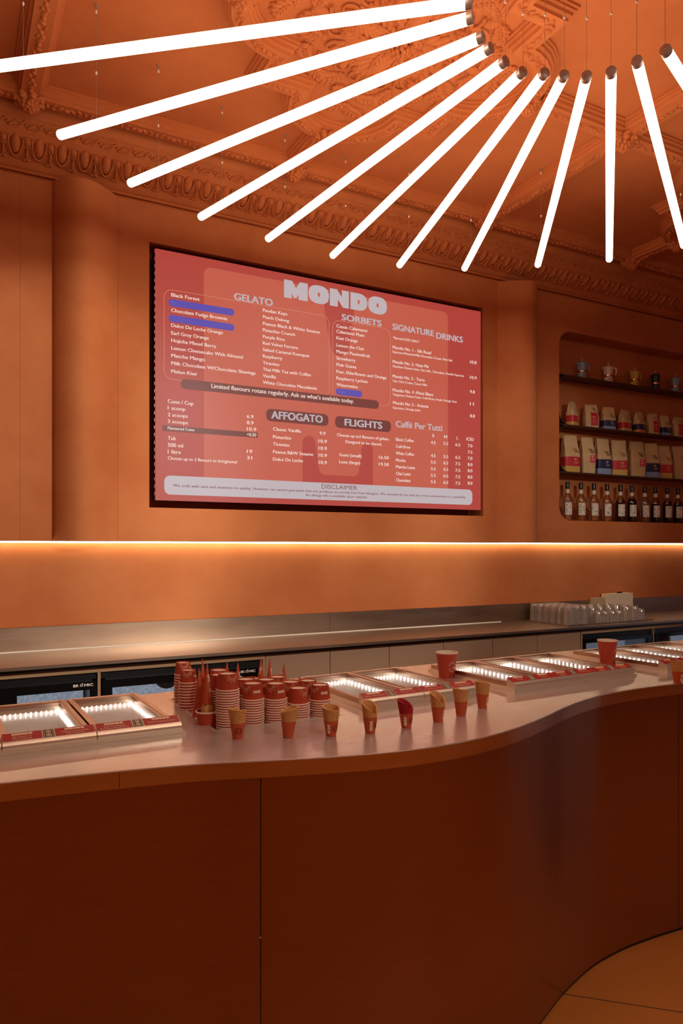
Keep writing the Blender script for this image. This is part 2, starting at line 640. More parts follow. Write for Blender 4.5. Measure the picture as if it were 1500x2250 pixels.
RIB1, RIB2 = (0.487, 0.832), (3.56, 3.925)
m.fill([rect(XL, 0.330, ZB, ZT)], f, (0, 0.30))
m.fill([rect(0.3308, RIB1[0], ZB, ZT)], f, (0, 0.30))
REC = (1.006, 3.425, EYE + .226, EYE + 1.742)        # screen recess
m.fill([rect(RIB1[1] + .0010, RIB2[0], ZB, ZT), rect(*REC)], f, (0, 0.16))
NX0, NX1, NZ0, NZ1, NR = 4.175, 7.4, EYE + .208, EYE + 1.690, .115
m.fill([rect(RIB2[1], XR, ZB, ZT), rrect(NX0, NX1, NZ0, NZ1, NR, 10)], f, (0, 0.16))
for (x0, x1), flip in ((RIB1, False), (RIB2, True)):
    n = 40
    pts = []
    for i in range(n + 1):
        u = i / n
        w = (1 - u) if flip else u
        pts.append((x0 + (x1 - x0) * u, YW - 0.130 * math.sin(PI * w ** 0.80) ** 1.0 if 0 < w < 1 else YW))
    loop = pts + [(x1, YW + .3), (x0, YW + .3)]
    m.fill([loop], lambda u, v, w: Vector((u, v, w)), (ZB, ZT))
struct(m.build('wall_cladding', TERRA, smooth=35), 'terracotta plaster cladding with two rounded vertical ribs')
# backs of the recess and the niche
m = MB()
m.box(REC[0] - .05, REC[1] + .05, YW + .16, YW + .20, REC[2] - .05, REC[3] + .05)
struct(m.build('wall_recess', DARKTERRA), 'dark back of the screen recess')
m = MB()
m.box(NX0 - .05, NX1 + .05, YW + .16, YW + .20, NZ0 - .05, NZ1 + .05)
struct(m.build('wall_niche', TERRA), 'terracotta back of the shelf niche')

# lower cladding below the light line
m = MB()
m.box(XL, XR, YW + .034, YW + .3, EYE - .4235, EYE + .030)
m.box(XL, XR, YW + .028, YW + .036, EYE - .4265, EYE - .4225)
struct(m.build('wall_lower', TERRA), 'terracotta lower wall band washed by the light line')

# light line
lt = thing('wall_light_strip', 'thin warm light line running along the wall below the menu screen', 'light', (2.4, YW + .010, EYE + .028))
m = MB()
m.box(XL - 2.4, XR - 2.4, -.006, .007, -.005, .003)
m.build('diffuser', STRIP, lt)
m = MB()
m.box(XL - 2.4, XR - 2.4, -.009, .008, .003, .0058)
m.build('mounting_rail', BROWNM, lt)

# ------------------------------------------------------------------ ceiling plasterwork
def cl(rel):
    return EYE + rel


# cornice: stepped profile swept along the wall
prof = [(4.23, 1.985), (4.185, 1.985), (4.180, 1.996), (4.165, 1.999), (4.160, 2.008), (4.148, 2.012), (4.143, 2.024),
        (4.125, 2.030), (4.085, 2.060), (4.055, 2.088), (4.040, 2.100), (4.036, 2.112), (4.026, 2.116), (4.018, 2.128), (4.000, 2.158), (3.992, 2.168),
        (3.984, 2.170), (3.982, 2.182), (3.974, 2.188), (3.970, 2.204), (3.962, 2.214), (3.958, 2.25)]
m = MB()
P0 = [(XL, y, cl(z)) for y, z in prof]
P1 = [(XR, y, cl(z)) for y, z in prof]
n = len(prof)
m.add(P0 + P1, [(i, i + 1, n + i + 1, n + i) for i in range(n - 1)])
# egg and dart on the sloping face
A = Vector((0, 4.040, cl(2.100)))
B = Vector((0, 4.130, cl(2.030)))
dn = (B - A)
hgt = dn.length
dn.normalize()
nn = Vector((0, dn.z, -dn.y))        # outward: towards the room and down
if nn.y > 0:
    nn = -nn
mid = (A + B) / 2
ux = Vector((1, 0, 0))
sp = 0.1125
x = -0.6
while x < 6.4:
    c = mid + ux * x - dn * hgt * .10
    m.ell(c, (ux * .027, dn * hgt * .46, nn * .026), 10, 7)
    # shell round the egg
    for rad, lift in ((1.0, .016), (1.32, .010)):
        pts = []
        for i in range(11):
            t = PI * (-.02 + 1.04 * i / 10)
            pts.append(c - dn * hgt * .12 + ux * (.036 * rad * math.cos(t)) + dn * (hgt * .60 * (rad ** .35) * max(0.0, math.sin(t)) - hgt * .28 * (abs(math.cos(t)) ** 3)) + nn * lift)
        m.tube(pts, .0050, 5)
    # dart
    d = mid + ux * (x + sp / 2)
    m.ell(d + dn * hgt * .18 + nn * .006, (ux * .007, dn * hgt * .44, nn * .016), 6, 5)
    m.ell(d - dn * hgt * .30 + nn * .008, (ux * .020, dn * hgt * .22, nn * .016), 7, 5)
    m.ell(d - dn * hgt * .12 + nn * .008 + ux * .007, (ux * .006 + dn * .004, dn * hgt * .16, nn * .012), 5, 4)
    m.ell(d - dn * hgt * .12 + nn * .008 - ux * .007, (ux * .006 - dn * .004, dn * hgt * .16, nn * .012), 5, 4)
    for sgn in (-1, 1):
        m.ell(d + dn * hgt * .50 + ux * sgn * .010 + nn * .008, (ux * .010, dn * .007, nn * .010), 6, 4)
    x += sp
# running scroll above it
A2 = Vector((0, 4.021, cl(2.122)))
B2 = Vector((0, 3.996, cl(2.164)))
dv = (B2 - A2).normalized()
n2 = Vector((0, -dv.z, dv.y))
if n2.y > 0:
    n2 = -n2
mid2 = (A2 + B2) / 2
x = -0.6
k = 0
while x < 6.4:
    c = mid2 + ux * x
    pts = []
    for i in range(13):
        t = -1.1 * PI + i / 12 * 2.6 * PI
        r = .021 * (1 - .62 * i / 12)
        pts.append(c + ux * (r * 1.25 * math.cos(t)) + dv * (r * math.sin(t)) + n2 * .004)
    m.tube(pts, [.0045] * 9 + [.004, .005, .006, .006], 5)
    for j in range(5):
        q = c + ux * (.026 + .011 * j) + dv * (.012 * math.sin(j * 1.35 + .4)) + n2 * .003
        m.ell(q, (ux * .010 + dv * .006, dv * .008 - ux * .003, n2 * .007), 6, 4)
    x += sp * .80
struct(m.build('trim_2', STUCCO, smooth=50), 'terracotta egg and dart cornice along the back wall')

# beams with leaf and bead bands
def beam_prof(w=.078, h=.060):
    q = [(-w, 0), (-w, -.010), (-w + .010, -.013), (-w + .010, -.022), (-w + .020, -.026), (-w + .022, -.040), (-w + .034, -.046), (-w + .036, -h)]
    return [(d, ZC + z) for d, z in q] + [(-d, ZC + z) for d, z in reversed(q)]


def band(mb, path, z, closed=False, pitch=.030):
    """leaf, bead, ribbon ornament along the underside of a beam"""
    P = [Vector((p[0], p[1], z)) for p in path]
    if closed:
        P.append(P[0])
    k = 0
    carry = .02
    for a, b in zip(P, P[1:]):
        L = (b - a).length
        if L < 1e-6:
            continue
        t = (b - a) / L
        s = Vector((-t.y, t.x, 0))
        zz = Vector((0, 0, 1))
        d = carry
        while d < L:
            c = a + t * d
            ph = k % 6
            if ph == 0:
                mb.ell(c, (t * .020, s * .012, zz * .013), 8, 5)
            elif ph in (1, 5):
                sg = 1 if ph == 1 else -1
                mb.ell(c, (t * .016 + s * .014 * sg, s * .008 - t * .008 * sg, zz * .010), 6, 4)
            elif ph in (2, 4):
                sg = 1 if ph == 2 else -1
                mb.ell(c + s * .012, (t * .013 - s * .009 * sg, s * .007, zz * .010), 6, 4)
                mb.ell(c - s * .012, (t * .013 + s * .009 * sg, s * .007, zz * .010), 6, 4)
            else:
                mb.ell(c, (t * .009, s * .011, zz * .013), 7, 5)
            k += 1
            d += pitch
        carry = d - L


def rosette(mb, x, y, z, r=.070):
    c = Vector((x, y, z))
    for k in range(8):
        a = 2 * PI * k / 8 + .2
        d = Vector((math.cos(a), math.sin(a), 0))
        t = Vector((-d.y, d.x, 0))
        up = Vector((0, 0, 1))
        mb.ell(c + d * r * .72 - up * .004, (d * r * .46 + up * .012, t * r * .30, up * .016 - d * .006), 8, 5)
        mb.ell(c + d * r * .95 - up * .012, (d * r * .14, t * r * .20, up * .012), 6, 4)
    rnd = random.Random(int(x * 100) + int(y * 10))
    for k in range(26):
        a = k * 2.4
        q = r * .62 * math.sqrt((k + .5) / 26)
        mb.ell(c + Vector((q * math.cos(a), q * math.sin(a), -.016 - .034 * (1 - (q / (r * .62)) ** 2) + rnd.uniform(-.004, .004))),
               (Vector((.0125, 0, 0)), Vector((0, .0125, 0)), Vector((0, 0, .015))), 7, 5)


ZU = ZC - .060
CXB = [-1.08, 1.77, 4.62, 7.47]          # bay centres
BX = [x - 1.425 for x in CXB] + [CXB[-1] + 1.425]
CY = 2.72
YBW = 3.862
ti = [3]


def trim(mb, label):
    o = mb.build('trim_%d' % ti[0], STUCCO, smooth=50)
    ti[0] += 1
    return struct(o, label)


m = MB()
m.sweep([(XL, YBW), (XR, YBW)], beam_prof(.070))
band(m, [(-0.4, YBW), (6.3, YBW)], ZU)
trim(m, 'moulded ceiling beam running along the back wall')
YM = CY - (YBW - CY)
for i, x in enumerate(BX):
    if x < XL or x > XR:
        continue
    m = MB()
    m.sweep([(x, YBW + .05), (x, YF)], beam_prof())
    if -1 < x < 6:
        band(m, [(x, YBW - .07), (x, 1.2)], ZU)
        rosette(m, x, YBW, ZU)
        rosette(m, x, CY, ZU, .075)
    trim(m, 'moulded ceiling beam running out from the back wall')


def medal_path(cx, cy, c=.465, r=.275, n=14):
    pts = []
    for k in range(4):
        a0 = k * PI / 2
        d = Vector((math.cos(a0), math.sin(a0)))
        for i in range(n + 1):
            a = a0 - PI / 2 + PI * i / n
            pts.append((cx + c * d.x + r * math.cos(a), cy + c * d.y + r * math.sin(a)))
        e = Vector((math.cos(a0 + PI / 4), math.sin(a0 + PI / 4))) * (c * math.sqrt(2))
        pts.append((cx + e.x, cy + e.y))
    return pts


def leaf(mb, base, ang, length, z, bend=.5, wid=.46):
    """a curled acanthus leaf lying on the ceiling: rib with lobes on both sides"""
    p = Vector((base[0], base[1], z))
    a = ang
    st = length / 6
    for i in range(6):
        d = Vector((math.cos(a), math.sin(a), 0))
        s = Vector((-d.y, d.x, 0))
        q = p + d * st * .5
        w = length * wid * math.sin(PI * (i + .8) / 7)
        mb.ell(q - Vector((0, 0, .008)), (d * st * .75, s * .007, Vector((0, 0, .010))), 6, 4)
        for sg in (-1, 1):
            mb.ell(q + s * sg * w * .5 + d * w * .2 - Vector((0, 0, .004)), (s * sg * w * .55 + d * w * .5, d * st * .55 - s * sg * .006, Vector((0, 0, .013))), 7, 4)
        p = p + d * st
        a += bend / 6
    mb.ell(p - Vector((0, 0, .010)), (Vector((.016, 0, 0)), Vector((0, .016, 0)), Vector((0, 0, .012))), 7, 5)


for i, cx in enumerate(CXB):
    if i in (0, 3):
        continue
    m = MB()
    path = medal_path(cx, CY)
    m.sweep(path, beam_prof(.072), closed=True)
    band(m, path, ZU, True)
    for dx, dy in ((.745, 0), (-.745, 0), (0, .745), (0, -.745)):
        rosette(m, cx + dx, CY + dy, ZU, .062)
    # short beams that tie the medallion to the coffer beams
    for a, b in (((cx + .80, CY), (cx + 1.425, CY)), ((cx - .80, CY), (cx - 1.425, CY)), ((cx, CY + .80), (cx, YBW)), ((cx, CY - .8), (cx, CY - 1.6))):
        m.sweep([a, b], beam_prof())
        band(m, [a, b], ZU)
    rosette(m, cx, YBW, ZU)
    trim(m, 'barbed quatrefoil plaster frame on the ceiling')
    if i == 1:
        m = MB()
        rnd = random.Random(4)
        for k in range(8):
            a = k * PI / 4 + PI / 8
            d = (math.cos(a), math.sin(a))
            leaf(m, (cx + d[0] * .06, CY + d[1] * .06), a, .20, ZC, .9 if k % 2 else -.9)
            leaf(m, (cx + d[0] * .20, CY + d[1] * .20), a + .8, .16, ZC, 1.6, .36)
            leaf(m, (cx + d[0] * .22, CY + d[1] * .22), a - .8, .16, ZC, -1.6, .36)
            leaf(m, (cx + d[0] * .33, CY + d[1] * .33), a + .1, .13, ZC, .8, .40)
            # scroll stems
            for sg in (-1, 1):
                pts = []
                for q in range(18):
                    t = q / 17
                    rr = .075 * (1 - .75 * t)
                    th = a + sg * (.5 + t * 7)
                    pts.append((cx + d[0] * .30 + rr * math.cos(th) - sg * d[1] * .06, CY + d[1] * .30 + rr * math.sin(th) + sg * d[0] * .06, ZC - .008))
                m.tube(pts, [.009 - .004 * q / 17 for q in range(18)], 6)
            rosette(m, cx + math.cos(k * PI / 4) * .27, CY + math.sin(k * PI / 4) * .27, ZC - .004, .036)
            b = k * PI / 4
            m.ell((cx + .40 * math.cos(b), CY + .40 * math.sin(b), ZC), (Vector((math.cos(b), math.sin(b), 0)) * .045, Vector((-math.sin(b), math.cos(b), 0)) * .030, Vector((0, 0, .018))), 10, 6)
            for sg in (-1, 1):
                leaf(m, (cx + .42 * math.cos(b), CY + .42 * math.sin(b)), b + sg * 1.2, .12, ZC, sg * 1.0, .36)
        for k in range(4):
            b = k * PI / 2
            for sg in (-1, 1):
                leaf(m, (cx + .50 * math.cos(b), CY + .50 * math.sin(b)), b + sg * .5, .13, ZC, sg * 1.4, .34)
        rosette(m, cx, CY, ZC - .006, .09)
        trim(m, 'foliage and scroll plaster relief at the centre of the ceiling')

# ------------------------------------------------------------------ suspended light tubes
ZTUBE = EYE + 1.754
INN = [(1037, 5), (1040, 38), (1063, 80), (1080, 104), (1112, 133), (1150, 156), (1198, 158), (1240, 163), (1289, 165), (1342, 155), (1398, 132), (1460, 108)]
OUT = [None, (130, 297), (285, 403), (440, 477), (588, 525), (730, 562), (877, 583), (1020, 590), (1181, 582), (1338, 570), None, None]
ANG = [139.7, None, None, None, None, None, None, None, None, None, 31.2, 20.5]
ORD = ['first', 'second', 'third', 'fourth', 'fifth', 'sixth', 'seventh', 'eighth', 'ninth', 'tenth', 'eleventh', 'twelfth']
tubes = []
for i in range(12):
    a = on_z(*INN[i], ZTUBE)
    if OUT[i]:
        b = on_z(*OUT[i], ZTUBE)
    else:
        b = a + Vector((math.cos(math.radians(ANG[i])), math.sin(math.radians(ANG[i])), 0)) * 1.84
    tubes.append((a, b, i))
# direction of the first and eleventh tubes from the photograph's far points
d0 = (on_z(0, 145, ZTUBE) - tubes[0][0]).normalized()
tubes[0] = (tubes[0][0], tubes[0][0] + d0 * 1.80, 0)
d0 = (on_z(1497, 520, ZTUBE) - tubes[10][0]).normalized()
tubes[10] = (tubes[10][0], tubes[10][0] + d0 * 1.86, 10)
d0 = (on_z(1500, 172, ZTUBE) - tubes[11][0]).normalized()
tubes[11] = (tubes[11][0], tubes[11][0] + d0 * 1.86, 11)
# the fan goes on to the left above the frame
for k, ang in enumerate((156.5, 166.5, 176.5, 186.5)):
    c = Vector((1.845, 1.65, ZTUBE))
    d = Vector((math.cos(math.radians(ang)), math.sin(math.radians(ang)), 0))
    tubes.append((c + d * .425, c + d * 2.24, 12 + k))
for a, b, i in tubes:
    d = (b - a)
    L = d.length
    rz = math.atan2(d.y, d.x)
    if i == 0:
        lab = 'glowing tube lamp first from the left in the fan, cut off by the left edge'
    elif i == 11:
        lab = 'glowing tube lamp last on the right of the fan, cut off by the right edge'
    elif i == 10:
        lab = 'glowing tube lamp second from the right in the fan, its tip cut off'
    elif i < 11:
        lab = 'glowing tube lamp hanging below the ceiling, %s from the left in the fan' % ORD[i]
    else:
        lab = 'glowing tube lamp of the fan above the left edge of the picture'
    t = thing('tube_lamp', lab, 'lamp', tuple(a), rz, 'suspended tube lamps of the fan')
    R = 0.0195
    m = MB()
    Mx = Matrix.Rotation(PI / 2, 4, 'Y')
    m.lathe([(R, .022), (R, L - .004), (R * .9, L), (0.001, L + .0015)], 20, M=Mx)
    m.build('diffuser', TUBEM, t, smooth=40)
    m = MB()
    m.lathe([(.0008, 0), (R * .82, 0), (R * 1.02, .002), (R * 1.03, .022), (R * .98, .0225)], 20, M=Mx)
    m.ell((-.001, 0, 0), (Vector((.003, 0, 0)), Vector((0, .003, 0)), Vector((0, 0, .003))), 8, 5)
    m.build('end_cap', TCAP, t, smooth=40)
    hh = ZC - ZTUBE
    for s in (0.004, L - .20):
        m = MB()
        m.tube([(s, 0, .014), (s, 0, hh)], .0008, 6)
        o = m.build('suspension_wire', WIRE, t)
        m = MB()
        m.lathe([(.001, 0), (.004, .001), (.004, .010), (.001, .011)], 10, c=(s, 0, hh * .42))
        m.build('gripper', GRIP, o, smooth=40)
        m = MB()
        m.lathe([(.001, 0), (.0045, .001), (.0035, .012), (.001, .013)], 10, c=(s, 0, hh - .034))
        m.build('gripper', GRIP, o, smooth=40)
        m = MB()
        m.lathe([(.009, 0), (.009, -.003), (.003, -.004), (.003, -.018), (.0005, -.019)], 12, c=(s, 0, hh))
        m.build('ceiling_hook', WIRE, o, smooth=40)

# housings for the added lamps behind the camera
for p_, a_, c_, b_, w_ in ADDED_SPOTS:
    t = thing('added_spot_lamp', 'added black spot lamp behind the camera lighting the wall and counter', 'lamp', p_, group='added spot lamps behind the camera')
    M_ = (Vector(a_) - Vector(p_)).to_track_quat('Z', 'Y').to_matrix().to_4x4()
    m = MB()
    m.lathe([(.001, -.20), (.060, -.20), (.070, -.02), (.070, -.008), (.064, -.008), (.055, -.10), (.001, -.11)], 24, M=M_)
    q_ = M_ @ Vector((0, 0, -.19))
    m.tube([q_, Vector((q_.x, q_.y, ZC - p_[2]))], .008, 8)
    m.build('housing', BLACK, t, smooth=40)
for p_, w_ in ADDED_FILLS:
    t = thing('added_fill_lamp', 'added round fill lamp on the ceiling behind the camera', 'lamp', (p_[0], p_[1], ZC), group='added round fill lamps behind the camera')
    m = MB()
    m.lathe([(.001, 0), (.17, 0), (.17, p_[2] - ZC + .012), (.155, p_[2] - ZC + .012), (.150, p_[2] - ZC + .020), (.001, p_[2] - ZC + .020)], 32)
    m.build('housing', BROWNM, t, smooth=40)

# ------------------------------------------------------------------ menu screen
YS = YW + 0.004
SX0, SX1, SZ0, SZ1 = 1.042, 3.405, EYE + .269, EYE + 1.713
scr = thing('menu_screen', 'large red lit menu screen with white lettering set into the wall', 'screen', ((SX0 + SX1) / 2, YS, SZ0))
OX, OZ = (SX0 + SX1) / 2, SZ0


def sfn(lift):
    return lambda u, v, w: Vector((u - OX, -lift, v - OZ))


m = MB()
m.box(SX0 - OX, SX1 - OX, .008, .090, 0, SZ1 - OZ)
m.build('housing', BLACK, scr)
m = MB()
m.fill([rect(SX0, SX1, SZ0, SZ1)], lambda u, v, w: Vector((u - OX, w, v - OZ)), (0, .008))
face = m.build('display_panel', SCR_RED, scr)
# tile edges with connectors along the left flank
for k in range(34):
    z = .03 + k * (SZ1 - OZ - .05) / 33
    m = MB()
    m.box(SX0 - OX - .003, SX0 - OX, .012, .020, z, z + .018)
    m.build('edge_clip', CHROME, scr)


def C3(x, y): return on_y(300 + x / 3.5714, 500 + y / 3.5714, YS)
def C4(x, y): return on_y(680 + x / 3.5714, 580 + y / 3.5714, YS)
def C5(x, y): return on_y(320 + x / 3.75, 820 + y / 3.75, YS)
def C6(x, y): return on_y(680 + x / 3.5714, 860 + y / 3.5714, YS)


# coral M-shaped field behind the lists
m = MB()
a = C3(527, 310)
b = C4(1085, 420)
zt = C3(600, 318).z
m.fill([rrect(a.x, b.x, SZ0 + .10, zt, .045, 6)], sfn(.0006))
m.build('coral_field', SCR_MID, face)
m = MB()
pts = [on_y(x, y, YS) for x, y in ((664, 1075), (664, 968), (670, 960), (680, 957), (689, 962), (693, 975), (700, 1030), (704, 1039), (710, 1043), (778, 1047), (785, 1043), (788, 1036), (794, 984), (799, 973), (808, 970), (816, 976), (819, 988), (819, 1085))]
m.fill([[(p.x, p.z) for p in pts]], sfn(.0012))
m.build('red_notch', SCR_RED, face)
m = MB()
pts = [on_y(x, y, YS) for x, y in ((708, 640), (718, 720), (728, 770), (737, 780), (750, 783), (760, 778), (766, 765), (778, 680), (772, 640))]
m.fill([[(p.x, p.z) for p in pts]], sfn(.0012))
m.build('red_notch', SCR_RED, face)


def pill(mb, L, R, h, r=None, lift=.0018):
    """L, R: points at the left and right end on the centre line; h: height in metres"""
    z = (L.z + R.z) / 2
    mb.fill([rrect(L.x, R.x, z - h / 2, z + h / 2, h * .48 if r is None else r, 6)], sfn(lift))


def hgt_px(px, P):
    t = P.x * AXV.x + P.y * AXV.y
    return px / FPX * t


m = MB()
L, R = C3(250, 586), C3(766, 668)
hb = hgt_px(60 / 3.571, L) * .92
pill(m, L, R, hb)
m.build('blue_bar', SCR_BLUE, face)
m = MB()
L, R = C3(250, 710), C3(766, 787)
pill(m, L, R, hb)
m.build('blue_bar', SCR_BLUE, face)
m = MB()
L, R = C4(205, 1000), C4(411, 1022)
pill(m, L, R, hgt_px(52 / 3.571, L))
m.build('blue_bar', SCR_BLUE, face)
m = MB()
L, R = C3(347, 1217), C4(541, 1113)
pill(m, L, R, hgt_px(84 / 3.571, L) * .92)
m.build('brown_bar', SCR_BROWN, face)
m = MB()
L, R = on_y(584.5, 911, YS), on_y(721, 924, YS)
pill(m, L, R, hgt_px(27, L), .03)
m.build('brown_bar', SCR_BROWN, face)
m = MB()
L, R = C6(199, 237), C6(637, 278)
pill(m, L, R, hgt_px(92 / 3.571, L), .03)
m.build('brown_bar', SCR_BROWN, face)
m = MB()
L, R = C5(137, 448), C5(922, 514)
pill(m, L, R, hgt_px(46 / 3.75, L), .004)
m.build('brown_bar', SCR_BROWN, face)
m = MB()
L, R = on_y(360.5, 1063.5, YS), on_y(1037, 1094.4, YS)
pill(m, L, R, hgt_px(42, L), .035)
m.build('disclaimer_box', SCR_GREY, face)
# thin rounded outlines round the two flavour lists
m = MB()
for (x0, x1, z0, z1) in ((C3(213, 800).x, on_y(723, 800, YS).x, C3(300, 1197).z, C3(300, 492).z), (C4(178, 700).x, C4(634, 800).x, C4(560, 1112).z, C4(240, 446).z)):
    m = MB()
    m.fill([rrect(x0, x1, z0, z1, .05, 6), rrect(x0 + .003, x1 - .003, z0 + .003, z1 - .003, .047, 6)], sfn(.0014))
    m.build('list_outline', SCR_LINE, face)

m = MB()
a, b = on_y(623.4, 660, YS), on_y(849.3, 660, YS)
zb = C3(1157, 548).z
zt = C3(1157, 407).z
put_heavy(m, sfn(.0026), a.x, zb, b.x - a.x, zt - zb)
m.build('title_lettering', SCR_GREY, face)

TX = MB()      # list lettering
HD = MB()      # heading lettering
GH = MB()      # faint lettering on the blue bars
DS = MB()      # maroon lettering of the disclaimer


def T(mb, C, s, x0, y, x1, cap, bold=.020):
    own = mb is HD
    if own:
        mb = MB()
    P, Q = C(x0, y), C(x1, y)
    sc = 3.75 if C is C5 else 3.5714
    put_text(mb, s, sfn(.0030), P.x, P.z, Q.x - P.x, hgt_px(cap / sc, P), bold, over=True)
    if own:
        mb.build('heading_lettering', SCR_GREY, face, recalc=False)


for s, y, x1 in (('Black Forest', 541, 493), ('Chocolate Fudge Brownie', 662, 710), ('Dulce De Leche Orange', 780, 675), ('Earl Grey Orange', 840, 565),
                 ('Hojicha Mixed Berry', 898, 623), ('Lemon Cheesecake With Almond', 958, 831), ('Matcha Mango', 1017, 535), ('Milk Chocolate W/Chocolate Shavings', 1077, 931), ('Melon Kiwi', 1141, 469)):
    T(TX, C3, s, 271, y, x1, 28)
for s, y, x1 in (('Pandan Kaya', 660, 1180), ('Peach Oolong', 712, 1194), ('Peanut Black & White Sesame', 764, 1436), ('Pistachio Crunch', 815, 1240), ('Purple Rice', 867, 1160),
                 ('Red Velvet Ferrero', 918, 1265), ('Salted Caramel Kumquat', 969, 1354), ('Raspberry', 1020, 1140), ('Tiramisu', 1072, 1116), ('Thai Milk Tea with Coffee', 1123, 1365), ('Vanilla', 1174, 1091), ('White Chocolate Macadamia', 1226, 1412)):
    T(TX, C3, s, 989, y, x1, 25)
P, Q = C3(585, 1258), C4(345, 1098)
put_text(TX, "Limited flavours rotate regularly. Ask us what's available today.", sfn(.0032), P.x, P.z, Q.x - P.x, hgt_px(34 / 3.571, P), .018, over=True)
T(GH, C3, 'Cr', 270, 601, 308, 26)
T(GH, C4, 'Yuzu', 218, 1012, 280, 26)
T(HD, C3, 'GELATO', 765, 566, 1065, 54, .035)
T(HD, C4, 'SORBETS', 252, 440, 560, 48, .035)
T(HD, C4, 'SIGNATURE', 650, 515, 972, 48, .03)
T(HD, C4, 'DRINKS', 993, 584, 1198, 47, .03)
for s, y, x1 in (('Cassis Calamansi', 498, 450), ('Calamansi Plum', 540, 427), ('Kiwi Orange', 592, 374), ('Lemon the Chai', 648, 422), ('Mango Passionfruit', 698, 472), ('Strawberry', 750, 357),
                 ('Pink Guava', 801, 364), ('Pear, Elderflower and Orange', 855, 601), ('Raspberry Lychee', 906, 452), ('Watermelon', 958, 376)):
    T(TX, C4, s, 209, y, x1, 25)
T(TX, C4, '*Served ICED ONLY', 652, 588, 858, 20)
for s, y, x1, t, y2, x2, pr, yp, xp in (('Mondo No. 1 - Silk Road', 665, 950, 'Espresso,PistachioMilk,Chocolate Cream, Pink Salt', 697, 1118, '10.8', 780, 1307),
                                       ('Mondo No. 2- Haze Me', 778, 932, 'Hazelnut Cheese foam, Oat milk , Chocolate, Double Espresso', 810, 1208, '10.9', 901, 1307),
                                       ('Mondo No. 3 - Terra', 892, 900, 'Oat, Chai Cream, Cacao Nibs', 925, 920, '9.8', 1013, 1293),
                                       ('Mondo No. 4 -Mont Blanc', 1000, 968, 'Tangerine Cheese Foam, Cold Brew, Fresh Orange Zest', 1032, 1152, '11', 1108, 1285)):
    T(TX, C4, s, 650, y, x1, 25)
    T(TX, C4, t, 650, y2, x2, 18)
    T(TX, C4, pr, 1256, yp, xp, 24)
T(TX, C6, 'Mondo No. 5 - Arancia', 652, 100, 930, 25)
T(TX, C6, 'Espresso, Orange Juice', 652, 135, 868, 18)
T(TX, C6, '8.8', 1256, 203, 1293, 24)
T(HD, C6, 'Caffé Per Tutti', 675, 278, 1037, 48, .03)
T(HD, C6, 'FLIGHTS', 275, 268, 566, 54, .035)
T(HD, C5, 'AFFOGATO', 1035, 372, 1455, 62, .035)
for s, y, x1, c in (('Cone / Cup', 246, 391, 32), ('1 scoop', 299, 325, 30), ('2 scoops', 355, 345, 30), ('3 scoops', 410, 346, 30), ('Flavoured Cone', 463, 398, 25), ('Tub', 549, 245, 32), ('500 ml', 606, 306, 32), ('1 litre', 661, 287, 32), ('Choose up to 3 flavours to bringhome!', 712, 752, 27)):
    T(TX, C5, s, 181, y, x1, c)
for s, y, x1 in (('6.9', 369, 886), ('8.9', 420, 886), ('10.9', 472, 908), ('+0.50', 518, 908), ('19', 657, 875), ('31', 709, 875)):
    T(TX, C5, s, 832, y, x1, 28)
for s, y, x1 in (('Classic Vanilla', 472, 1276), ('Pistachio', 537, 1196), ('Tiramisu', 596, 1181), ('Peanut B&W Sesame', 660, 1377), ('Dulce De Leche', 720, 1293)):
    T(TX, C5, s, 1047, y, x1, 27)
for s, x0, y, x1 in (('9.9', 1431, 507, 1478), ('10.9', 1422, 572, 1490), ('10.9', 1423, 630, 1490), ('10.9', 1423, 688, 1490), ('10.9', 1424, 747, 1490)):
    T(TX, C5, s, x0, y, x1, 27)
for s, x0, y, x1 in (('Choose up to3 flavours of gelato.', 213, 352, 622), ('Designed to be shared.', 280, 405, 565), ('Gusti (small)', 231, 508, 404), ('Luxe (large)', 231, 563, 394), ('16.50', 542, 528, 619), ('19.50', 542, 582, 619),
                     ('S', 960, 358, 975), ('M', 1054, 368, 1076), ('L', 1152, 378, 1164), ('ICED', 1229, 385, 1285),
                     ('Black Coffee', 675, 388, 814), ('Cold Brew', 675, 442, 788), ('White Coffee', 675, 496, 816), ('Mocha', 675, 550, 750), ('Matcha Latte', 675, 602, 824), ('Chai Latte', 676, 655, 790), ('Chocolate', 676, 707, 788)):
    T(TX, C6, s, x0, y, x1, 24)
for col, x0, x1 in (((('4.5', 412), ('4.5', 515), ('5.5', 566), ('5.5', 618), ('5.5', 670), ('5.5', 720)), 950, 986), ((('5.5', 420), ('5.5', 522), ('6.5', 572), ('6.5', 622), ('6.5', 674), ('6.5', 725)), 1049, 1084),
                    ((('6.5', 429), ('6.5', 529), ('7.5', 579), ('7.5', 630), ('7.5', 681), ('7.5', 731)), 1142, 1178), ((('7.0', 437), ('7.5', 487), ('7.0', 536), ('8.0', 585), ('8.0', 633), ('8.0', 683), ('8.0', 731)), 1239, 1274)):
    for s, y in col:
        T(TX, C6, s, x0, y, x1, 24)
T(DS, C6, 'DISCLAIMER', 93, 762, 372, 34, .004)
P, Q = C5(225, 935), C6(1225, 850)
put_text(DS, 'We craft with care and attention to quality. However, we cannot guarantee that our products are strictly free from allergens. We certainly do our best but cross contamination is a possibility.', sfn(.0030), P.x, P.z, Q.x - P.x, hgt_px(22 / 3.75, P), .010, over=True)
P, Q = C5(1315, 1012), C6(450, 842)
put_text(DS, 'An allergy info is available upon request.', sfn(.0030), P.x, P.z, Q.x - P.x, hgt_px(20 / 3.75, P), .010, over=True)
TX.build('list_lettering', SCR_WHITE, face, recalc=False)
GH.build('faint_lettering', SCR_GHOST, face, recalc=False)
DS.build('disclaimer_lettering', SCR_TEXT, face, recalc=False)

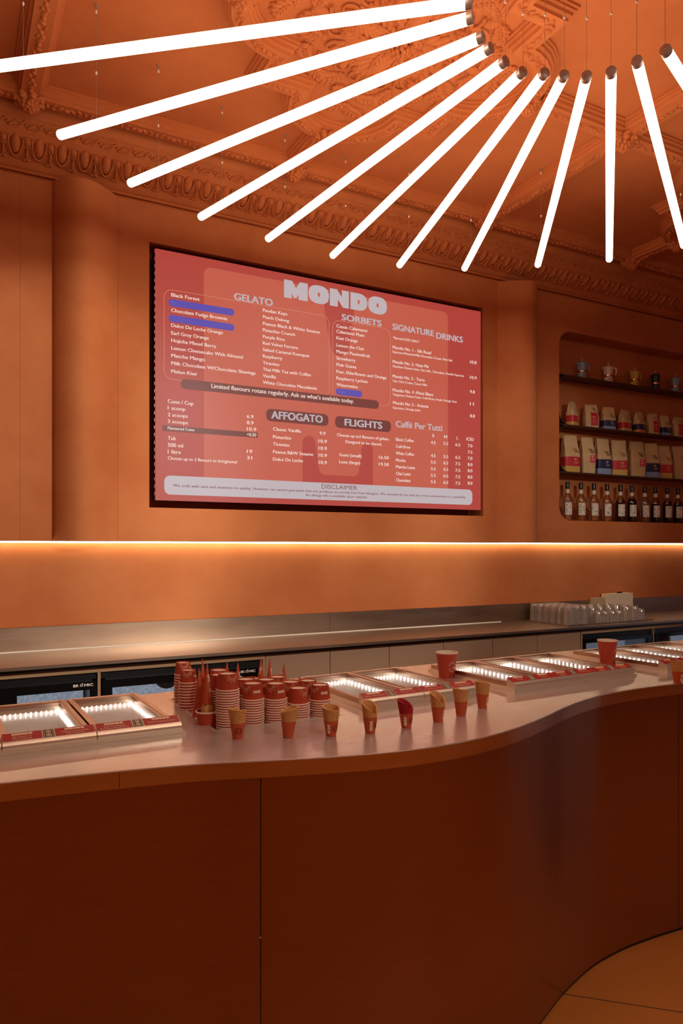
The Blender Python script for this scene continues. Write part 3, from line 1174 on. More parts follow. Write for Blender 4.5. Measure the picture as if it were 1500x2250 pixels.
# ------------------------------------------------------------------ shelf niche
YB = YW + .158


def arc(cx, cz, r, a0, a1, n=8):
    return [(cx + r * math.cos(math.radians(a0 + (a1 - a0) * i / n)), cz + r * math.sin(math.radians(a0 + (a1 - a0) * i / n))) for i in range(n + 1)]


SH = [EYE + 1.353, EYE + .963, EYE + .592]
for k, z in enumerate(SH):
    lab = ['dark metal niche shelf, top one, under the coffee pots', 'dark metal niche shelf, middle one, under the small coffee bags', 'dark metal niche shelf, lowest one, under the large coffee bags'][k]
    sh = thing('niche_shelf', lab, 'shelf', ((NX0 + NX1) / 2, YW, z), group='metal shelves of the niche')
    ox, oz = (NX0 + NX1) / 2, z
    m = MB()
    m.box(NX0 + .003 - ox, NX1 - .003 - ox, .002, .154, -.008, 0)
    m.build('board', BROWNM, sh)
    # rounded end sheets that turn the shelf into the side of the niche
    for part, cz, a0, a1 in (('lower_curve', -.008 - .075, 90, 180), ('upper_curve', .085, 180, 270)):
        if (k == 0 and part == 'upper_curve') or (k == 2 and part == 'lower_curve'):
            continue
        r = abs(cz) - (.008 if cz < 0 else 0)
        outer = arc(NX0 + .004 + r - ox, cz if cz < 0 else cz, r, a0, a1)
        inner = arc(NX0 + .004 + r - ox, cz, r - .004, a1, a0)
        m = MB()
        m.fill([outer + inner], lambda u, v, w: Vector((u, w, v)), (.003, .150))
        m.build(part, BROWNM, sh, smooth=40)


# moka pots ---------------------------------------------------------
def moka(x, y, z, col, lab, ang):
    t = thing('moka_pot', lab, 'coffee pot', (x, y, z), ang, 'coffee pots on the top shelf')
    t.scale = (1.2, 1.2, 1.24)
    body = mat('enamel', col, 0.45)
    m = MB()
    m.lathe([(.001, 0), (.030, 0), (.031, .002), (.031, .010), (.027, .044), (.001, .045)], 8, c=(0, 0, 0))
    m.build('boiler', body, t, smooth=20)
    m = MB()
    m.lathe([(.0275, .043), (.0285, .045), (.0285, .054), (.0265, .056)], 24, cap0=True, cap1=True)
    m.build('copper_collar', mat('copper_collar', (.75, .38, .22), .25, 1.0), t, smooth=40)
    m = MB()
    m.lathe([(.001, .056), (.025, .056), (.029, .060), (.0345, .106), (.001, .107)], 8)
    m.hexa([(-.034, -.010, .096), (-.044, 0, .104), (-.034, .010, .096)], [(-.032, -.012, .107), (-.048, 0, .107), (-.032, .012, .107)])
    m.build('jug', body, t, smooth=20)
    m = MB()
    m.lathe([(.0345, .107), (.033, .110), (.012, .120), (.001, .121)], 8)
    m.build('lid', body, t, smooth=20)
    m = MB()
    m.lathe([(.004, .120), (.004, .126), (.0065, .130), (.006, .138), (.001, .140)], 12)
    m.build('knob', mat('brass_knob', (.62, .38, .16), .3, .9), t, smooth=50)
    m = MB()
    m.tube([(.032, 0, .104), (.052, 0, .105), (.058, 0, .096), (.057, 0, .070), (.050, 0, .058)], [.006, .006, .0055, .005, .004], 8)
    m.build('handle', body, t, smooth=50)
    m = MB()
    m.ell((-.005, -.0292, .026), (Vector((.005, 0, 0)), Vector((0, .003, 0)), Vector((0, 0, .005))), 10, 6)
    m.build('valve', mat('dark_valve', (.05, .04, .035), .4, .5), t, smooth=50)


for x, col, lab, ang in ((4.502, (.24, .29, .36), 'light blue stovetop coffee pot at the left end of the top shelf', -.2), (4.806, (.72, .52, .43), 'pale pink stovetop coffee pot between the light blue and the yellow one', -.4),
                         (5.121, (.60, .34, .055), 'mustard yellow stovetop coffee pot on the top shelf', -.1), (5.386, (.012, .010, .010), 'black stovetop coffee pot on the top shelf', .3), (5.645, (.24, .28, .34), 'light blue stovetop coffee pot right of the black one', .1)):
    moka(x, YW + .080, SH[0], col, lab, ang)


# coffee bags ---------------------------------------------------------
def bag(x, y, z, w, d, h, kind, lab, group, rz=0.0, seed=0, lean=0.0):
    """kind: (label style, band colour, base colour, print colour)"""
    t = thing('coffee_bag', lab, 'coffee bag', (x, y, z), rz, group)
    rnd = random.Random(seed)
    NS, NH = 28, 15
    bulge = [rnd.uniform(-.004, .004) for _ in range(60)]

    def pt(i, s, off=0.0):
        v = i if isinstance(i, float) else i / (NH - 1)
        a = 2 * PI * s / NS + PI / NS
        c, q = math.cos(a), math.sin(a)
        top = max(0.0, (v - .52) / .48)
        ww = w / 2 * (1 + .04 * math.sin(PI * min(1, v * 1.6)) - .07 * top ** 1.2) + off
        dd = d / 2 * (1 + .10 * math.sin(PI * min(1, v * 1.5))) * (1 - .93 * top ** .9) + off
        ex = .34
        px = ww * math.copysign(abs(c) ** ex, c)
        py = dd * math.copysign(abs(q) ** ex, q)
        # gusset: the narrow sides fold in towards the top
        if abs(c) > .82:
            px -= math.copysign(.018 * top * (1 - min(1, abs(q) / .5)) * w / .1, c)
        py += bulge[(int(v * 13) * 7 + s) % 60] * .5 * math.sin(PI * min(1, v)) * (1 if off == 0 else 1)
        zz = h * v + .003 * math.sin(3 * a + seed) * top
        px += lean * h * v * v + .006 * top * math.sin(seed)
        return Vector((px, py, zz))

    m = MB()
    vs = [pt(i, s) for i in range(NH) for s in range(NS)]
    fs = [(i * NS + s, i * NS + (s + 1) % NS, (i + 1) * NS + (s + 1) % NS, (i + 1) * NS + s) for i in range(NH - 1) for s in range(NS)]
    fs.append(tuple(range(NS - 1, -1, -1)))
    fs.append(tuple((NH - 1) * NS + s for s in range(NS)))
    m.add(vs, fs)
    m.build('pouch', KRAFT, t, smooth=50)
    style, bandm, basem, prm = kind
    if style == 'band':
        for nm, v0, v1, mm in (('band_label', .17, .42, bandm), ('base_label', .0, .17, basem)):
            q = MB()
            K = 6
            vv = [pt(v0 + (v1 - v0) * i / K, s, .0012) for i in range(K + 1) for s in range(NS)]
            ff = [(i * NS + s, i * NS + (s + 1) % NS, (i + 1) * NS + (s + 1) % NS, (i + 1) * NS + s) for i in range(K) for s in range(NS)]
            q.add(vv, ff)
            q.build(nm, mm, t, smooth=50)

    def front(u, v, w_=0):
        """point on the front face: u across in -1..1, v up in 0..1"""
        top = max(0.0, (v - .52) / .48)
        ww = w / 2 * (1 + .04 * math.sin(PI * min(1, v * 1.6)) - .07 * top ** 1.2)
        dd = d / 2 * (1 + .10 * math.sin(PI * min(1, v * 1.5))) * (1 - .93 * top ** .9)
        return Vector((ww * u + lean * h * v * v, -dd - .0035, h * v))

    if style == 'card':
        q = MB()
        u0, u1, v0, v1 = (.05, .86, .30, .50) if h > .25 else (-.30, .72, .12, .66)
        vs = [front(u0 + (u1 - u0) * i / 4, v0 + (v1 - v0) * j / 6) for j in range(7) for i in range(5)]
        q.add(vs, [(j * 5 + i, j * 5 + i + 1, (j + 1) * 5 + i + 1, (j + 1) * 5 + i) for j in range(6) for i in range(4)])
        q.build('card_label', bandm, t)
    # printed lines: wordmark scrawl above, small lettering on the label
    q = MB()
    rr = random.Random(seed + 3)
    v0 = .545 if style == 'band' else (.58 if h > .25 else .74)
    for k in range(3):
        v = v0 + .052 * (2 - k) * (.8 if h > .25 else 1.1)
        u = .02 + .10 * k
        for j in range(5):
            l = rr.uniform(.06, .10)
            th = .014
            A_, B_ = front(u, v), front(u + l, v + rr.uniform(-.012, .012))
            q.add([A_, B_, B_ + Vector((0, -.0002, h * th)), A_ + Vector((0, -.0002, h * th))], [(0, 1, 2, 3)])
            C_ = front(u + l * .3, v - .018)
            D_ = front(u + l * .3 + .02, v + .030)
            q.add([C_, C_ + Vector((w * .012, 0, 0)), D_ + Vector((w * .012, 0, 0)), D_], [(0, 1, 2, 3)])
            u += l + .025
    q.build('wordmark_print', prm, t)
    q = MB()
    for k, (u0, l) in enumerate(((.05, .34), (.05, .22), (.05, .52), (.05, .48))):
        if style == 'band':
            v = .345 - .035 * k
        elif h > .2:
            u0, l = .20, l * .7
            v = .455 - .03 * k
        else:
            u0, l = (-.05, l * .9)
            v = .46 - .07 * k
        A_, B_ = front(u0, v), front(u0 + l, v)
        th = (.020 if k == 0 else .007) * h
        off = Vector((0, -.0016, 0))
        q.add([A_ + off, B_ + off, B_ + off + Vector((0, 0, th)), A_ + off + Vector((0, 0, th))], [(0, 1, 2, 3)])
    if style == 'band':
        c = front(.72, .045) + Vector((0, -.0016, 0))
        r = w * .045
        pts = arc(0, 0, r, 180, 360, 8)
        pts2 = arc(0, 0, r * .55, 360, 180, 8)
        q.fill([pts + pts2], lambda u, v, w_: c + Vector((u, 0, v)))
    q.build('small_print', CREAM if style != 'card' else WHITEL, t)


RB = ('band', REDL, GOLDL, RPRINT)
NB = ('band', NAVY, SKYL, BPRINT)
NO = ('band', NAVY, ORANGEL, BPRINT)
KC = ('card', REDL, None, BPRINT)
KP = ('card', PINKL, None, BPRINT)
G1, G2 = 'small coffee bags on the middle shelf', 'large coffee bags on the lowest shelf'
up = [(4.395, RB, 'small kraft coffee bag with red band, leftmost on the middle shelf', .168, .35), (4.602, KC, 'small kraft coffee bag with tall red card, second on the middle shelf', .170, -.30), (4.799, NB, 'small kraft coffee bag with navy band and light blue base, third on the middle shelf', .168, -.25),
      (4.996, RB, 'small kraft coffee bag with red band, fourth on the middle shelf', .168, .10), (5.176, NO, 'small kraft coffee bag with navy band and orange base', .168, .15), (5.344, KC, 'small kraft coffee bag with red card between navy banded bags', .168, -.18),
      (5.495, NB, 'small kraft coffee bag with navy band, right of the bag with the red card', .168, -.10), (5.668, KC, 'small kraft coffee bag with red card at the right edge of the picture', .168, -.10)]
for i, (x, k, lab, h, rz) in enumerate(up):
    bag(x, YW + .078, SH[1], (.112, .118, .116, .120, .112, .104, .100, .112)[i], .066, (.204, .195, .192, .188, .187, .186, .184, .183)[i], k, lab, G1, rz, 11 + i * 5)
lo = [(4.372, RB, 'large kraft coffee bag with red band and gold base, leftmost on the lowest shelf', .262, .10), (4.557, KP, 'large plain kraft coffee bag with small rose card, second on the lowest shelf', .262, .05), (4.730, NB, 'large kraft coffee bag with navy band, third on the lowest shelf', .255, .12),
      (4.918, RB, 'large kraft coffee bag with red band, fourth on the lowest shelf', .252, -.10), (5.136, KP, 'large plain kraft coffee bag with rose card, fifth on the lowest shelf', .260, .08), (5.318, NB, 'large kraft coffee bag with navy band, sixth on the lowest shelf', .256, -.08),
      (5.486, RB, 'large kraft coffee bag with red band, seventh on the lowest shelf', .248, -.05), (5.690, KP, 'large plain kraft coffee bag with rose card at the right edge of the picture', .260, .05)]
for i, (x, k, lab, h, rz) in enumerate(lo):
    bag(x, YW + .080, SH[2], (.140, .118, .130, .140, .146, .134, .134, .150)[i], .085, (.300, .296, .298, .299, .302, .300, .290, .298)[i], k, lab, G2, rz - .28, 31 + i * 7)


# syrup bottles -------------------------------------------------------
def liquid(name, col, alpha):
    m_ = bpy.data.materials.new(name)
    m_.use_nodes = True
    nt = m_.node_tree
    N, L = nt.nodes, nt.links
    N.clear()
    out = N.new('ShaderNodeOutputMaterial')
    tr = N.new('ShaderNodeBsdfTransparent')
    tr.inputs[0].default_value = (*[min(1, c * 1.4) for c in col], 1)
    df = N.new('ShaderNodeBsdfDiffuse')
    df.inputs[0].default_value = (*col, 1)
    mx = N.new('ShaderNodeMixShader')
    mx.inputs[0].default_value = alpha
    L.new(tr.outputs[0], mx.inputs[1])
    L.new(df.outputs[0], mx.inputs[2])
    L.new(mx.outputs[0], out.inputs[0])
    return m_


BPROF = [(.036, 0), (.0385, .003), (.0385, .150), (.037, .165), (.030, .182), (.019, .200), (.0145, .212), (.0140, .250), (.0150, .252), (.0150, .258)]


def bottle(x, y, z, col, alpha, fillz, lab, seed, fruit):
    t = thing('syrup_bottle', lab, 'bottle', (x, y, z), 0, 'syrup bottles along the bottom of the niche')
    t.scale = (1.02, 1.02, 1.07)
    m = MB()
    m.lathe(BPROF, 28, cap0=True)
    m.build('glass_body', BOTTLEG, t, smooth=45)
    m = MB()
    pr = [(r - .0022, zz + .003) for r, zz in BPROF if zz < fillz]
    m.lathe(pr + [(.001, pr[-1][1] + .001)], 28, cap0=True)
    m.build('syrup', liquid('syrup_liquid', col, alpha), t, smooth=45)
    m = MB()
    m.lathe([(.0165, .244), (.0165, .290), (.0155, .292), (.001, .2925)], 20)
    m.lathe([(.0172, .248), (.0172, .254)], 20)
    m.build('cap', CAPB, t, smooth=40)
    m = MB()
    m.lathe([(.0152, .208), (.0150, .236)], 20)
    m.build('neck_label', LABELW, t, smooth=40)

    def lf(u, v, w, r=.0391):
        a = -PI / 2 - .50 + u / .0391
        return Vector((r * math.cos(a), r * math.sin(a), v))
    m = MB()
    K = 10
    vs = [lf(-.030 + .060 * i / K, zz, 0) for zz in (.046, .138) for i in range(K + 1)]
    m.add(vs, [(i, i + 1, K + 2 + i, K + 1 + i) for i in range(K)])
    lb = m.build('front_label', LABELW, t, smooth=60)
    # botanical print: sprigs of leaves and one fruit
    rr = random.Random(seed)
    m = MB()
    for k in range(22):
        u, v = rr.uniform(-.026, .026), rr.uniform(.050, .134)
        if abs(u) < .012 and .085 < v < .115:
            continue
        a = rr.uniform(0, PI)
        l, q = rr.uniform(.004, .008), rr.uniform(.0012, .0026)
        c, s = math.cos(a), math.sin(a)
        m.fill([[(u + l * math.cos(b) * c - q * math.sin(b) * s, v + l * math.cos(b) * s + q * math.sin(b) * c) for b in [2 * PI * i / 8 for i in range(8)]]], lambda u_, v_, w_: lf(u_, v_, 0, .0394), mi=k % 2)
    m.build('leaf_print', [BPRINT, GREENP], lb)
    m = MB()
    m.fill([superell(.002, .103, .008, .009, 16, 2)], lambda u_, v_, w_: lf(u_, v_, 0, .0395))
    m.build('fruit_print', mat('fruit_print', fruit, .5), lb)
    m = MB()
    m.fill([rect(-.002, .018, .0850, .0862)], lambda u_, v_, w_: lf(u_, v_, 0, .0396))
    m.build('script_print', INK, lb)


bd = [(4.343, (.70, .38, .14), .12, .150, 'syrup bottle with pale contents, first from the left in the bottle row', (.75, .25, .04)), (4.491, (.78, .55, .20), .22, .160, 'syrup bottle with light straw contents, second from the left in the bottle row', (.20, .12, .05)),
      (4.638, (.40, .10, .03), .30, .060, 'syrup bottle with little amber left, third from the left in the bottle row', (.70, .45, .15)), (4.789, (.72, .36, .07), .25, .135, 'syrup bottle with golden contents, fourth from the left in the bottle row', (.70, .35, .06)),
      (4.948, (.12, .014, .005), .55, .180, 'syrup bottle with dark red contents, fifth from the left in the bottle row', (.80, .22, .04)), (5.087, (.022, .008, .005), .8, .190, 'syrup bottle with nearly black contents, sixth from the left in the bottle row', (.65, .50, .10)),
      (5.248, (.05, .008, .006), .75, .150, 'syrup bottle with dark wine contents, seventh from the left in the bottle row', (.60, .05, .04)), (5.384, (.025, .006, .006), .8, .165, 'syrup bottle with dark plum contents, eighth from the left in the bottle row', (.75, .25, .05)),
      (5.538, (.012, .006, .005), .85, .170, 'syrup bottle with black contents, ninth from the left in the bottle row', (.55, .48, .10)), (5.678, (.012, .022, .010), .8, .180, 'syrup bottle with dark green contents at the right edge of the picture', (.70, .50, .12))]
for i, (x, col, al, fz, lab, fr) in enumerate(bd):
    bottle(x, YW + .078, NZ0, col, al, fz, lab, 60 + i, fr)

# ------------------------------------------------------------------ back counter
ZBC = EYE - .556                # its worktop
YBF = 3.665                     # its front edge
bc = thing('back_worktop', 'long steel worktop with upstand along the back wall', 'worktop', (2.4, YBF, 0))
ox, oy = 2.4, YBF
m = MB()
m.box(XL + .01 - ox, XR - .01 - ox, 0, YW + .012 - oy, ZBC - .006, ZBC)
m.box(XL + .01 - ox, XR - .01 - ox, 0, .012, ZBC - .016, ZBC - .006)
m.build('worktop', BSTEEL, bc)
m = MB()
js = on_y(726, 1370, YW).x
m.box(XL + .01 - ox, js - .001 - ox, YW + .012 - oy, YW + .020 - oy, ZBC, EYE - .4265)
m.box(js + .001 - ox, XR - .01 - ox, YW + .012 - oy, YW + .020 - oy, ZBC, EYE - .4265)
m.build('upstand', BSTEEL, bc)
m = MB()
m.box(XL + .01 - ox, 3.60 - ox, YW + .006 - oy, YW + .012 - oy, ZBC, ZBC + .006)
m.build('sealant_bead', SEAL, bc)
m = MB()
m.box(XL + .01 - ox, XR - .01 - ox, .030, .46, ZBC - .034, ZBC - .0165)
m.build('shadow_gap_strip', BLACK, bc)  # black strip put in as the shadow line under the worktop edge
YD = YBF + .055                 # face of the cabinet fronts
ZD = ZBC - .036
xs = [1.532, 1.934, 2.336, 2.738, 3.134, 3.523, 3.929]
posn = ['next to the left fridge bay', 'second from the left fridge bay', 'third from the left fridge bay', 'fourth from the left fridge bay', 'second from the right fridge bay', 'next to the right fridge bay']
for i in range(6):
    c = thing('cabinet_unit', 'taupe under-counter cabinet %s' % posn[i], 'cabinet', ((xs[i] + xs[i + 1]) / 2, YD, 0), group='taupe cabinets under the back worktop')
    w = (xs[i + 1] - xs[i]) / 2
    m = MB()
    m.box(-w + .002, w - .002, 0, .018, .10, ZD)
    m.build('door', CABM, c)
    m = MB()
    m.box(-w + .004, w - .004, -.030 + .05, .024, .0, .10)
    m.build('plinth', BLACK, c)
    m = MB()
    m.box(-w + .004, w - .004, .024, .40, .10, ZD - .002)
    m.build('carcass', CABM, c)


def fridge(x0, x1, lab, sign=None, fan=False, win=None, goods=False):
    f_ = thing('bar_fridge', lab, 'fridge', ((x0 + x1) / 2, YD + .012, 0), group='glass fronted bar fridges under the back worktop')
    w = (x1 - x0) / 2
    zt = ZD - .028
    m = MB()
    m.box(-w, w, .24, .30, .02, zt)
    m.box(-w, w, 0, .30, zt - .050, zt)
    m.box(-w, w, 0, .30, .02, .08)
    m.box(-w, -w + .02, 0, .30, .08, zt - .03)
    m.box(w - .02, w, 0, .30, .08, zt - .03)
    m.build('body', BLACK, f_)
    wx0, wx1 = win
    wz = EYE - .697 if x0 < 3 else EYE - .683
    dz1 = zt - .036
    m = MB()
    m.fill([rect(-w + .004, w - .004, .09, dz1), rect(wx0 - (x0 + x1) / 2, wx1 - (x0 + x1) / 2, .16, wz)], lambda u, v, q: Vector((u, q, v)), (-.022, 0))
    door = m.build('door', BLACKG, f_)
    m = MB()
    m.box(wx0 - (x0 + x1) / 2, wx1 - (x0 + x1) / 2, -.010, -.006, .16, wz)
    m.build('glass_pane', WINGL, door)
    m = MB()
    m.box(-w + .03, w - .03, .215, .225, .10, zt - .04)
    m.build('lit_liner', FRIDGE_GLOW, f_)
    cx = (x0 + x1) / 2
    if sign:
        a_, b_, z_ = sign
        m = MB()
        put_text(m, 'BR', lambda u, v, q: Vector((u, -.0226, v)), a_ - cx, z_, (b_ - a_) * .28, .0125, .03)
        put_text(m, 'MIC', lambda u, v, q: Vector((u, -.0226, v)), a_ - cx + (b_ - a_) * .54, z_, (b_ - a_) * .46, .0125, .03)
        c_ = (a_ - cx + (b_ - a_) * .41, z_ + .0063)
        m.fill([arc(c_[0], c_[1], .0068, 70, 380, 14) + arc(c_[0], c_[1], .0040, 380, 70, 14)], lambda u, v, q: Vector((u, -.0226, v)))
        m.fill([[(c_[0] + .001, c_[1] - .001), (c_[0] + .007, c_[1] + .006), (c_[0] + .005, c_[1] + .013), (c_[0] + .003, c_[1] + .006)]], lambda u, v, q: Vector((u, -.0226, v)))
        m.build('name_lettering', WHITEL, door)
    if fan:
        m = MB()
        for rr in (.02, .032, .044, .056, .068):
            m.fill([superell(fan - cx, wz - .002, rr, rr, 28, 2), superell(fan - cx, wz - .002, rr - .006, rr - .006, 28, 2)], lambda u, v, q: Vector((u, q, v)), (.205, .212))
        m.fill([superell(fan - cx, wz - .002, .074, .074, 28, 2)], lambda u, v, q: Vector((u, q, v)), (.2125, .2145))
        m.build('fan_grille', BLACK, f_)
    if goods:
        for k, (cc, xx, ww) in enumerate(((NAVY, 4.80, .05), (REDL, 4.86, .04), (LABELW, 4.91, .04), (REDL, 4.955, .05))):
            t = thing('drink_carton', ['blue carton on the left inside the right fridge', 'red carton beside the blue one inside the right fridge', 'white carton between two red cartons inside the right fridge', 'red carton on the right inside the right fridge'][k], 'carton', (xx, YD + .07, wz - .20), group='cartons inside the right fridge')
            m = MB()
            m.box(-ww / 2, ww / 2, 0, .05, 0, .175)
            m.add([(-ww / 2, 0, .175), (ww / 2, 0, .175), (ww / 2, .05, .175), (-ww / 2, .05, .175), (-ww / 2, .025, .195), (ww / 2, .025, .195)], [(0, 1, 5, 4), (2, 3, 4, 5), (0, 4, 3), (1, 2, 5)])
            m.build('box', [NAVY, REDL, SKYL, REDL][k], t)
            m = MB()
            m.box(-ww * .3, ww * .3, -.0008, 0, .06, .14)
            m.build('front_print', LABELW if k != 2 else REDL, t)
        t = thing('carton_shelf', 'wire shelf carrying the cartons inside the right fridge', 'shelf', (4.875, YD + .055, wz - .205))
        m = MB()
        for k in range(7):
            m.box(-.19, .19, .012 * k + .002, .012 * k + .005, 0, .005)
        m.build('wires', CHROME, t)


def bay(x0, x1, lab):
    t = thing('fridge_surround', lab, 'surround', ((x0 + x1) / 2, YD, 0))
    w = (x1 - x0) / 2
    m = MB()
    m.box(-w, w, -.004, .020, ZD - .024, ZD)
    m.build('top_rail', TANM, t)
    return t, w


LWX = on_y(37, 1530, YD).x
LWR = on_y(196, 1515, YD).x
fridge(-.02, .642, 'black glass fronted fridge at the far left under the back worktop', sign=(.529, .622, EYE - .679), win=(LWX, LWR))
fridge(.662, 1.518, 'black glass fronted fridge with round fan grille behind the cup stacks', sign=(1.385, 1.470, EYE - .680), win=(.713, 1.40), fan=1.05)
fridge(3.945, 4.68, 'black glass fronted fridge next to the right end of the taupe cabinets', win=(3.974, 4.62))
fridge(4.70, 5.55, 'black glass fronted fridge with cartons at the right edge of the picture', win=(4.76, 5.45), goods=True)
t, w = bay(-.70, 1.530, 'tan framed surround of the left fridges')
for q in (.652, 1.524):
    m = MB()
    m.box(q - .008 - .415, q + .006 - .415, -.004, .02, .05, ZD - .025)
    m.build('post', TANM, t)
t, w = bay(3.931, 5.60, 'tan framed surround of the right fridges')
for q in (3.938, 4.690):
    m = MB()
    m.box(q - .006 - 4.7655, q + .006 - 4.7655, -.004, .02, .05, ZD - .025)
    m.build('post', TANM, t)

# tray of upturned glasses ---------------------------------------------
ty0, ty1, tx0, tx1 = 3.728, 4.150, 3.815, 4.715
tr = thing('glass_tray', 'thin steel draining tray under the upturned glasses on the back worktop', 'tray', ((tx0 + tx1) / 2, (ty0 + ty1) / 2, ZBC))
m = MB()
wx, wy = (tx1 - tx0) / 2, (ty1 - ty0) / 2
m.box(-wx, wx, -wy, wy, 0, .003)
m.fill([rect(-wx, wx, -wy, wy), rect(-wx + .008, wx - .008, -wy + .008, wy - .008)], lambda u, v, q: Vector((u, v, q)), (.003, .007))
m.build('tray_sheet', BSTEEL, tr)


def glass(name, lab, grp, r0, r1, h, flute):
    """an upturned tumbler: mouth on the tray"""
    t = thing(name, lab, 'glass', (0, 0, 0), group=grp)
    seg = 32
    m = MB()
    vs, fs = [], []
    prof_ = [(r0, 0), (r0 * .99, h * .1), (r0 + (r1 - r0) * .5, h * .5), (r1, h * .97), (r1 * .94, h), (r1 * .75, h * .985), (.001, h * .975)]
    for r, z in prof_:
        for k in range(seg):
            a = 2 * PI * k / seg
            q = r * (1 + flute * math.cos(a * 16)) if .05 * h < z < .95 * h else r
            vs.append((q * math.cos(a), q * math.sin(a), z))
    for i in range(len(prof_) - 1):
        for k in range(seg):
            fs.append((i * seg + k, i * seg + (k + 1) % seg, (i + 1) * seg + (k + 1) % seg, (i + 1) * seg + k))
    m.add(vs, fs)
    m.build('wall', TUMBLER, t, smooth=60)
    m = MB()
    m.lathe([(r1 * .93, h * .86), (r1 * .90, h * .90), (r1 * .5, h * .905), (.001, h * .90)], 20)
    m.build('thick_base', TUMBLER, t, smooth=60)
    return t


GZ = ZBC + .004
g1 = glass('tall_tumbler', 'tall fluted tumbler standing upside down on the left part of the tray', 'tall fluted tumblers on the tray', .036, .033, .128, .030)
g2 = glass('short_tumbler', 'short tapered glass standing upside down in the front row of the tray', 'short glasses at the front of the tray', .033, .026, .082, .0)
g3 = glass('tapered_tumbler', 'tapered plain tumbler upside down on the right of the tray behind the short glasses', 'tapered tumblers on the right of the tray', .040, .030, .108, .0)
spots = []
for ix in range(4):
    for iy in range(6):
        if ix == 3 and iy < 1:
            continue
        spots.append((g1, 3.866 + ix * .074 + .004 * (iy % 2), 3.772 + iy * .068))
for k in range(4):
    spots.append((g2, 4.165 + k * .074, 3.776 + .004 * (k % 2)))
spots.append((g2, 4.625, 3.782))
spots.append((g2, 4.668, 3.842))
for ix in range(5):
    for iy in range(3):
        spots.append((g3, 4.205 + ix * .088, 3.868 + iy * .086 + .006 * (ix % 2)))
spots.append((g3, 4.470, 3.782))
spots.append((g3, 4.556, 3.784))
used = set()
for src, x, y in spots:
    if src.name not in used:
        used.add(src.name)
        o = src
    else:
        o = copy_tree(src)
    o.location = (x, y, GZ)

# beige boxes behind the glasses
bx = thing('socket_box', 'pale beige double box on the steel upstand behind the glasses', 'box', (4.80, YW - .022, ZBC))
m = MB()
for a_, b_ in ((-.150, -.001), (.001, .150)):
    m.box(a_, b_, -.026, .032, 0, .180)
m.build('box_body', BEIGE, bx)
m = MB()
m.box(-.28, -.155, -.010, .032, 0, .150)
m.build('side_box', mat('dull_beige', (.50, .36, .22), .5), bx)
m = MB()
m.box(.0, .04, -.010, .01, .180, .190)
m.build('switch', BLACK, bx)

# ------------------------------------------------------------------ serving counter
ZCN = EYE - .55
EDGE = [(-3.2, 1.62), (-2.2, 1.72), (-1.4, 1.83), (-.7, 1.885), (-.2, 1.885), (.105, 1.870), (.372, 1.832), (.573, 1.792), (.706, 1.745), (.907, 1.685), (1.06, 1.652), (1.218, 1.642), (1.357, 1.655), (1.492, 1.686), (1.646, 1.740),
        (1.791, 1.803), (1.892, 1.847), (2.071, 1.906), (2.197, 1.930), (2.361, 1.943), (2.60, 1.935), (3.0, 1.90), (3.6, 1.86), (4.4, 1.84), (5.2, 1.84)]


def catmull(P, per=6):
    out = []
    n = len(P)
    for i in range(n - 1):
        p0, p1, p2, p3 = [Vector(P[max(0, min(n - 1, j))]) for j in (i - 1, i, i + 1, i + 2)]
        for k in range(per):
            t = k / per
            out.append(.5 * (2 * p1 + (p2 - p0) * t + (2 * p0 - 5 * p1 + 4 * p2 - p3) * t * t + (3 * p1 - 3 * p2 + p3 - p0) * t ** 3))
    out.append(Vector(P[-1]))
    return out


def offset(P, d):
    out = []
    for i in range(len(P)):
        t = (P[min(i + 1, len(P) - 1)] - P[max(i - 1, 0)]).normalized()
        out.append(P[i] + Vector((-t.y, t.x)) * d)
    return out


# smooth the traced edge a little, then resample
base = [Vector(p) for p in EDGE]
FRONT = catmull(base)
for _ in range(6):
    FRONT = [FRONT[0]] + [(FRONT[i - 1] + FRONT[i] * 2 + FRONT[i + 1]) / 4 for i in range(1, len(FRONT) - 1)] + [FRONT[-1]]

# freezer units: plan corners (back-left, back-right, front-right, front-left), number of lids
UN = [((-.130, 2.630), (.592, 2.632), (.604, 2.105), (-.118, 2.100), 3),
      ((1.225, 2.638), (1.709, 2.660), (1.735, 2.140), (1.235, 2.118), 2),
      ((1.872, 2.638), (2.605, 2.663), (2.578, 2.140), (1.888, 2.115), 3),
      ((2.750, 2.655), (3.460, 2.680), (3.440, 2.152), (2.778, 2.132), 3)]
TRAY = (.706, 1.128, 2.098, 2.607)
ct = thing('serving_counter', 'wavy fronted steel serving counter with bronze brown front panels', 'counter', (1.2, 2.2, 0))
cox, coy = 1.2, 2.2
FB = [(XL + .2, 2.70), (.64, 2.735), (1.8, 2.805), (2.75, 2.820), (5.2, 2.83)]
outer = [(p.x, p.y) for p in FRONT] + [tuple(p) for p in reversed(FB)]
holes = []
for u in UN:
    c = Vector((sum(p[0] for p in u[:4]) / 4, sum(p[1] for p in u[:4]) / 4))
    holes.append([tuple(c + (Vector(p) - c) * .93) for p in (u[3], u[2], u[1], u[0])])
holes.append(rect(*TRAY))
m = MB()
m.fill([[(x - cox, y - coy) for x, y in l] for l in [outer] + holes], lambda u, v, q: Vector((u, v, q)), (ZCN - .004, ZCN))
m.build('steel_top', STEEL, ct)
# edge band, in lengths that meet at fine joints
FH = .0445


def joint_x(px, py, z):
    """where the front line passes under an image column"""
    best = min(FRONT, key=lambda p: abs((CX + FPX * (p.x * RTV.x + p.y * RTV.y) / (p.x * AXV.x + p.y * AXV.y)) - px))
    return best.x


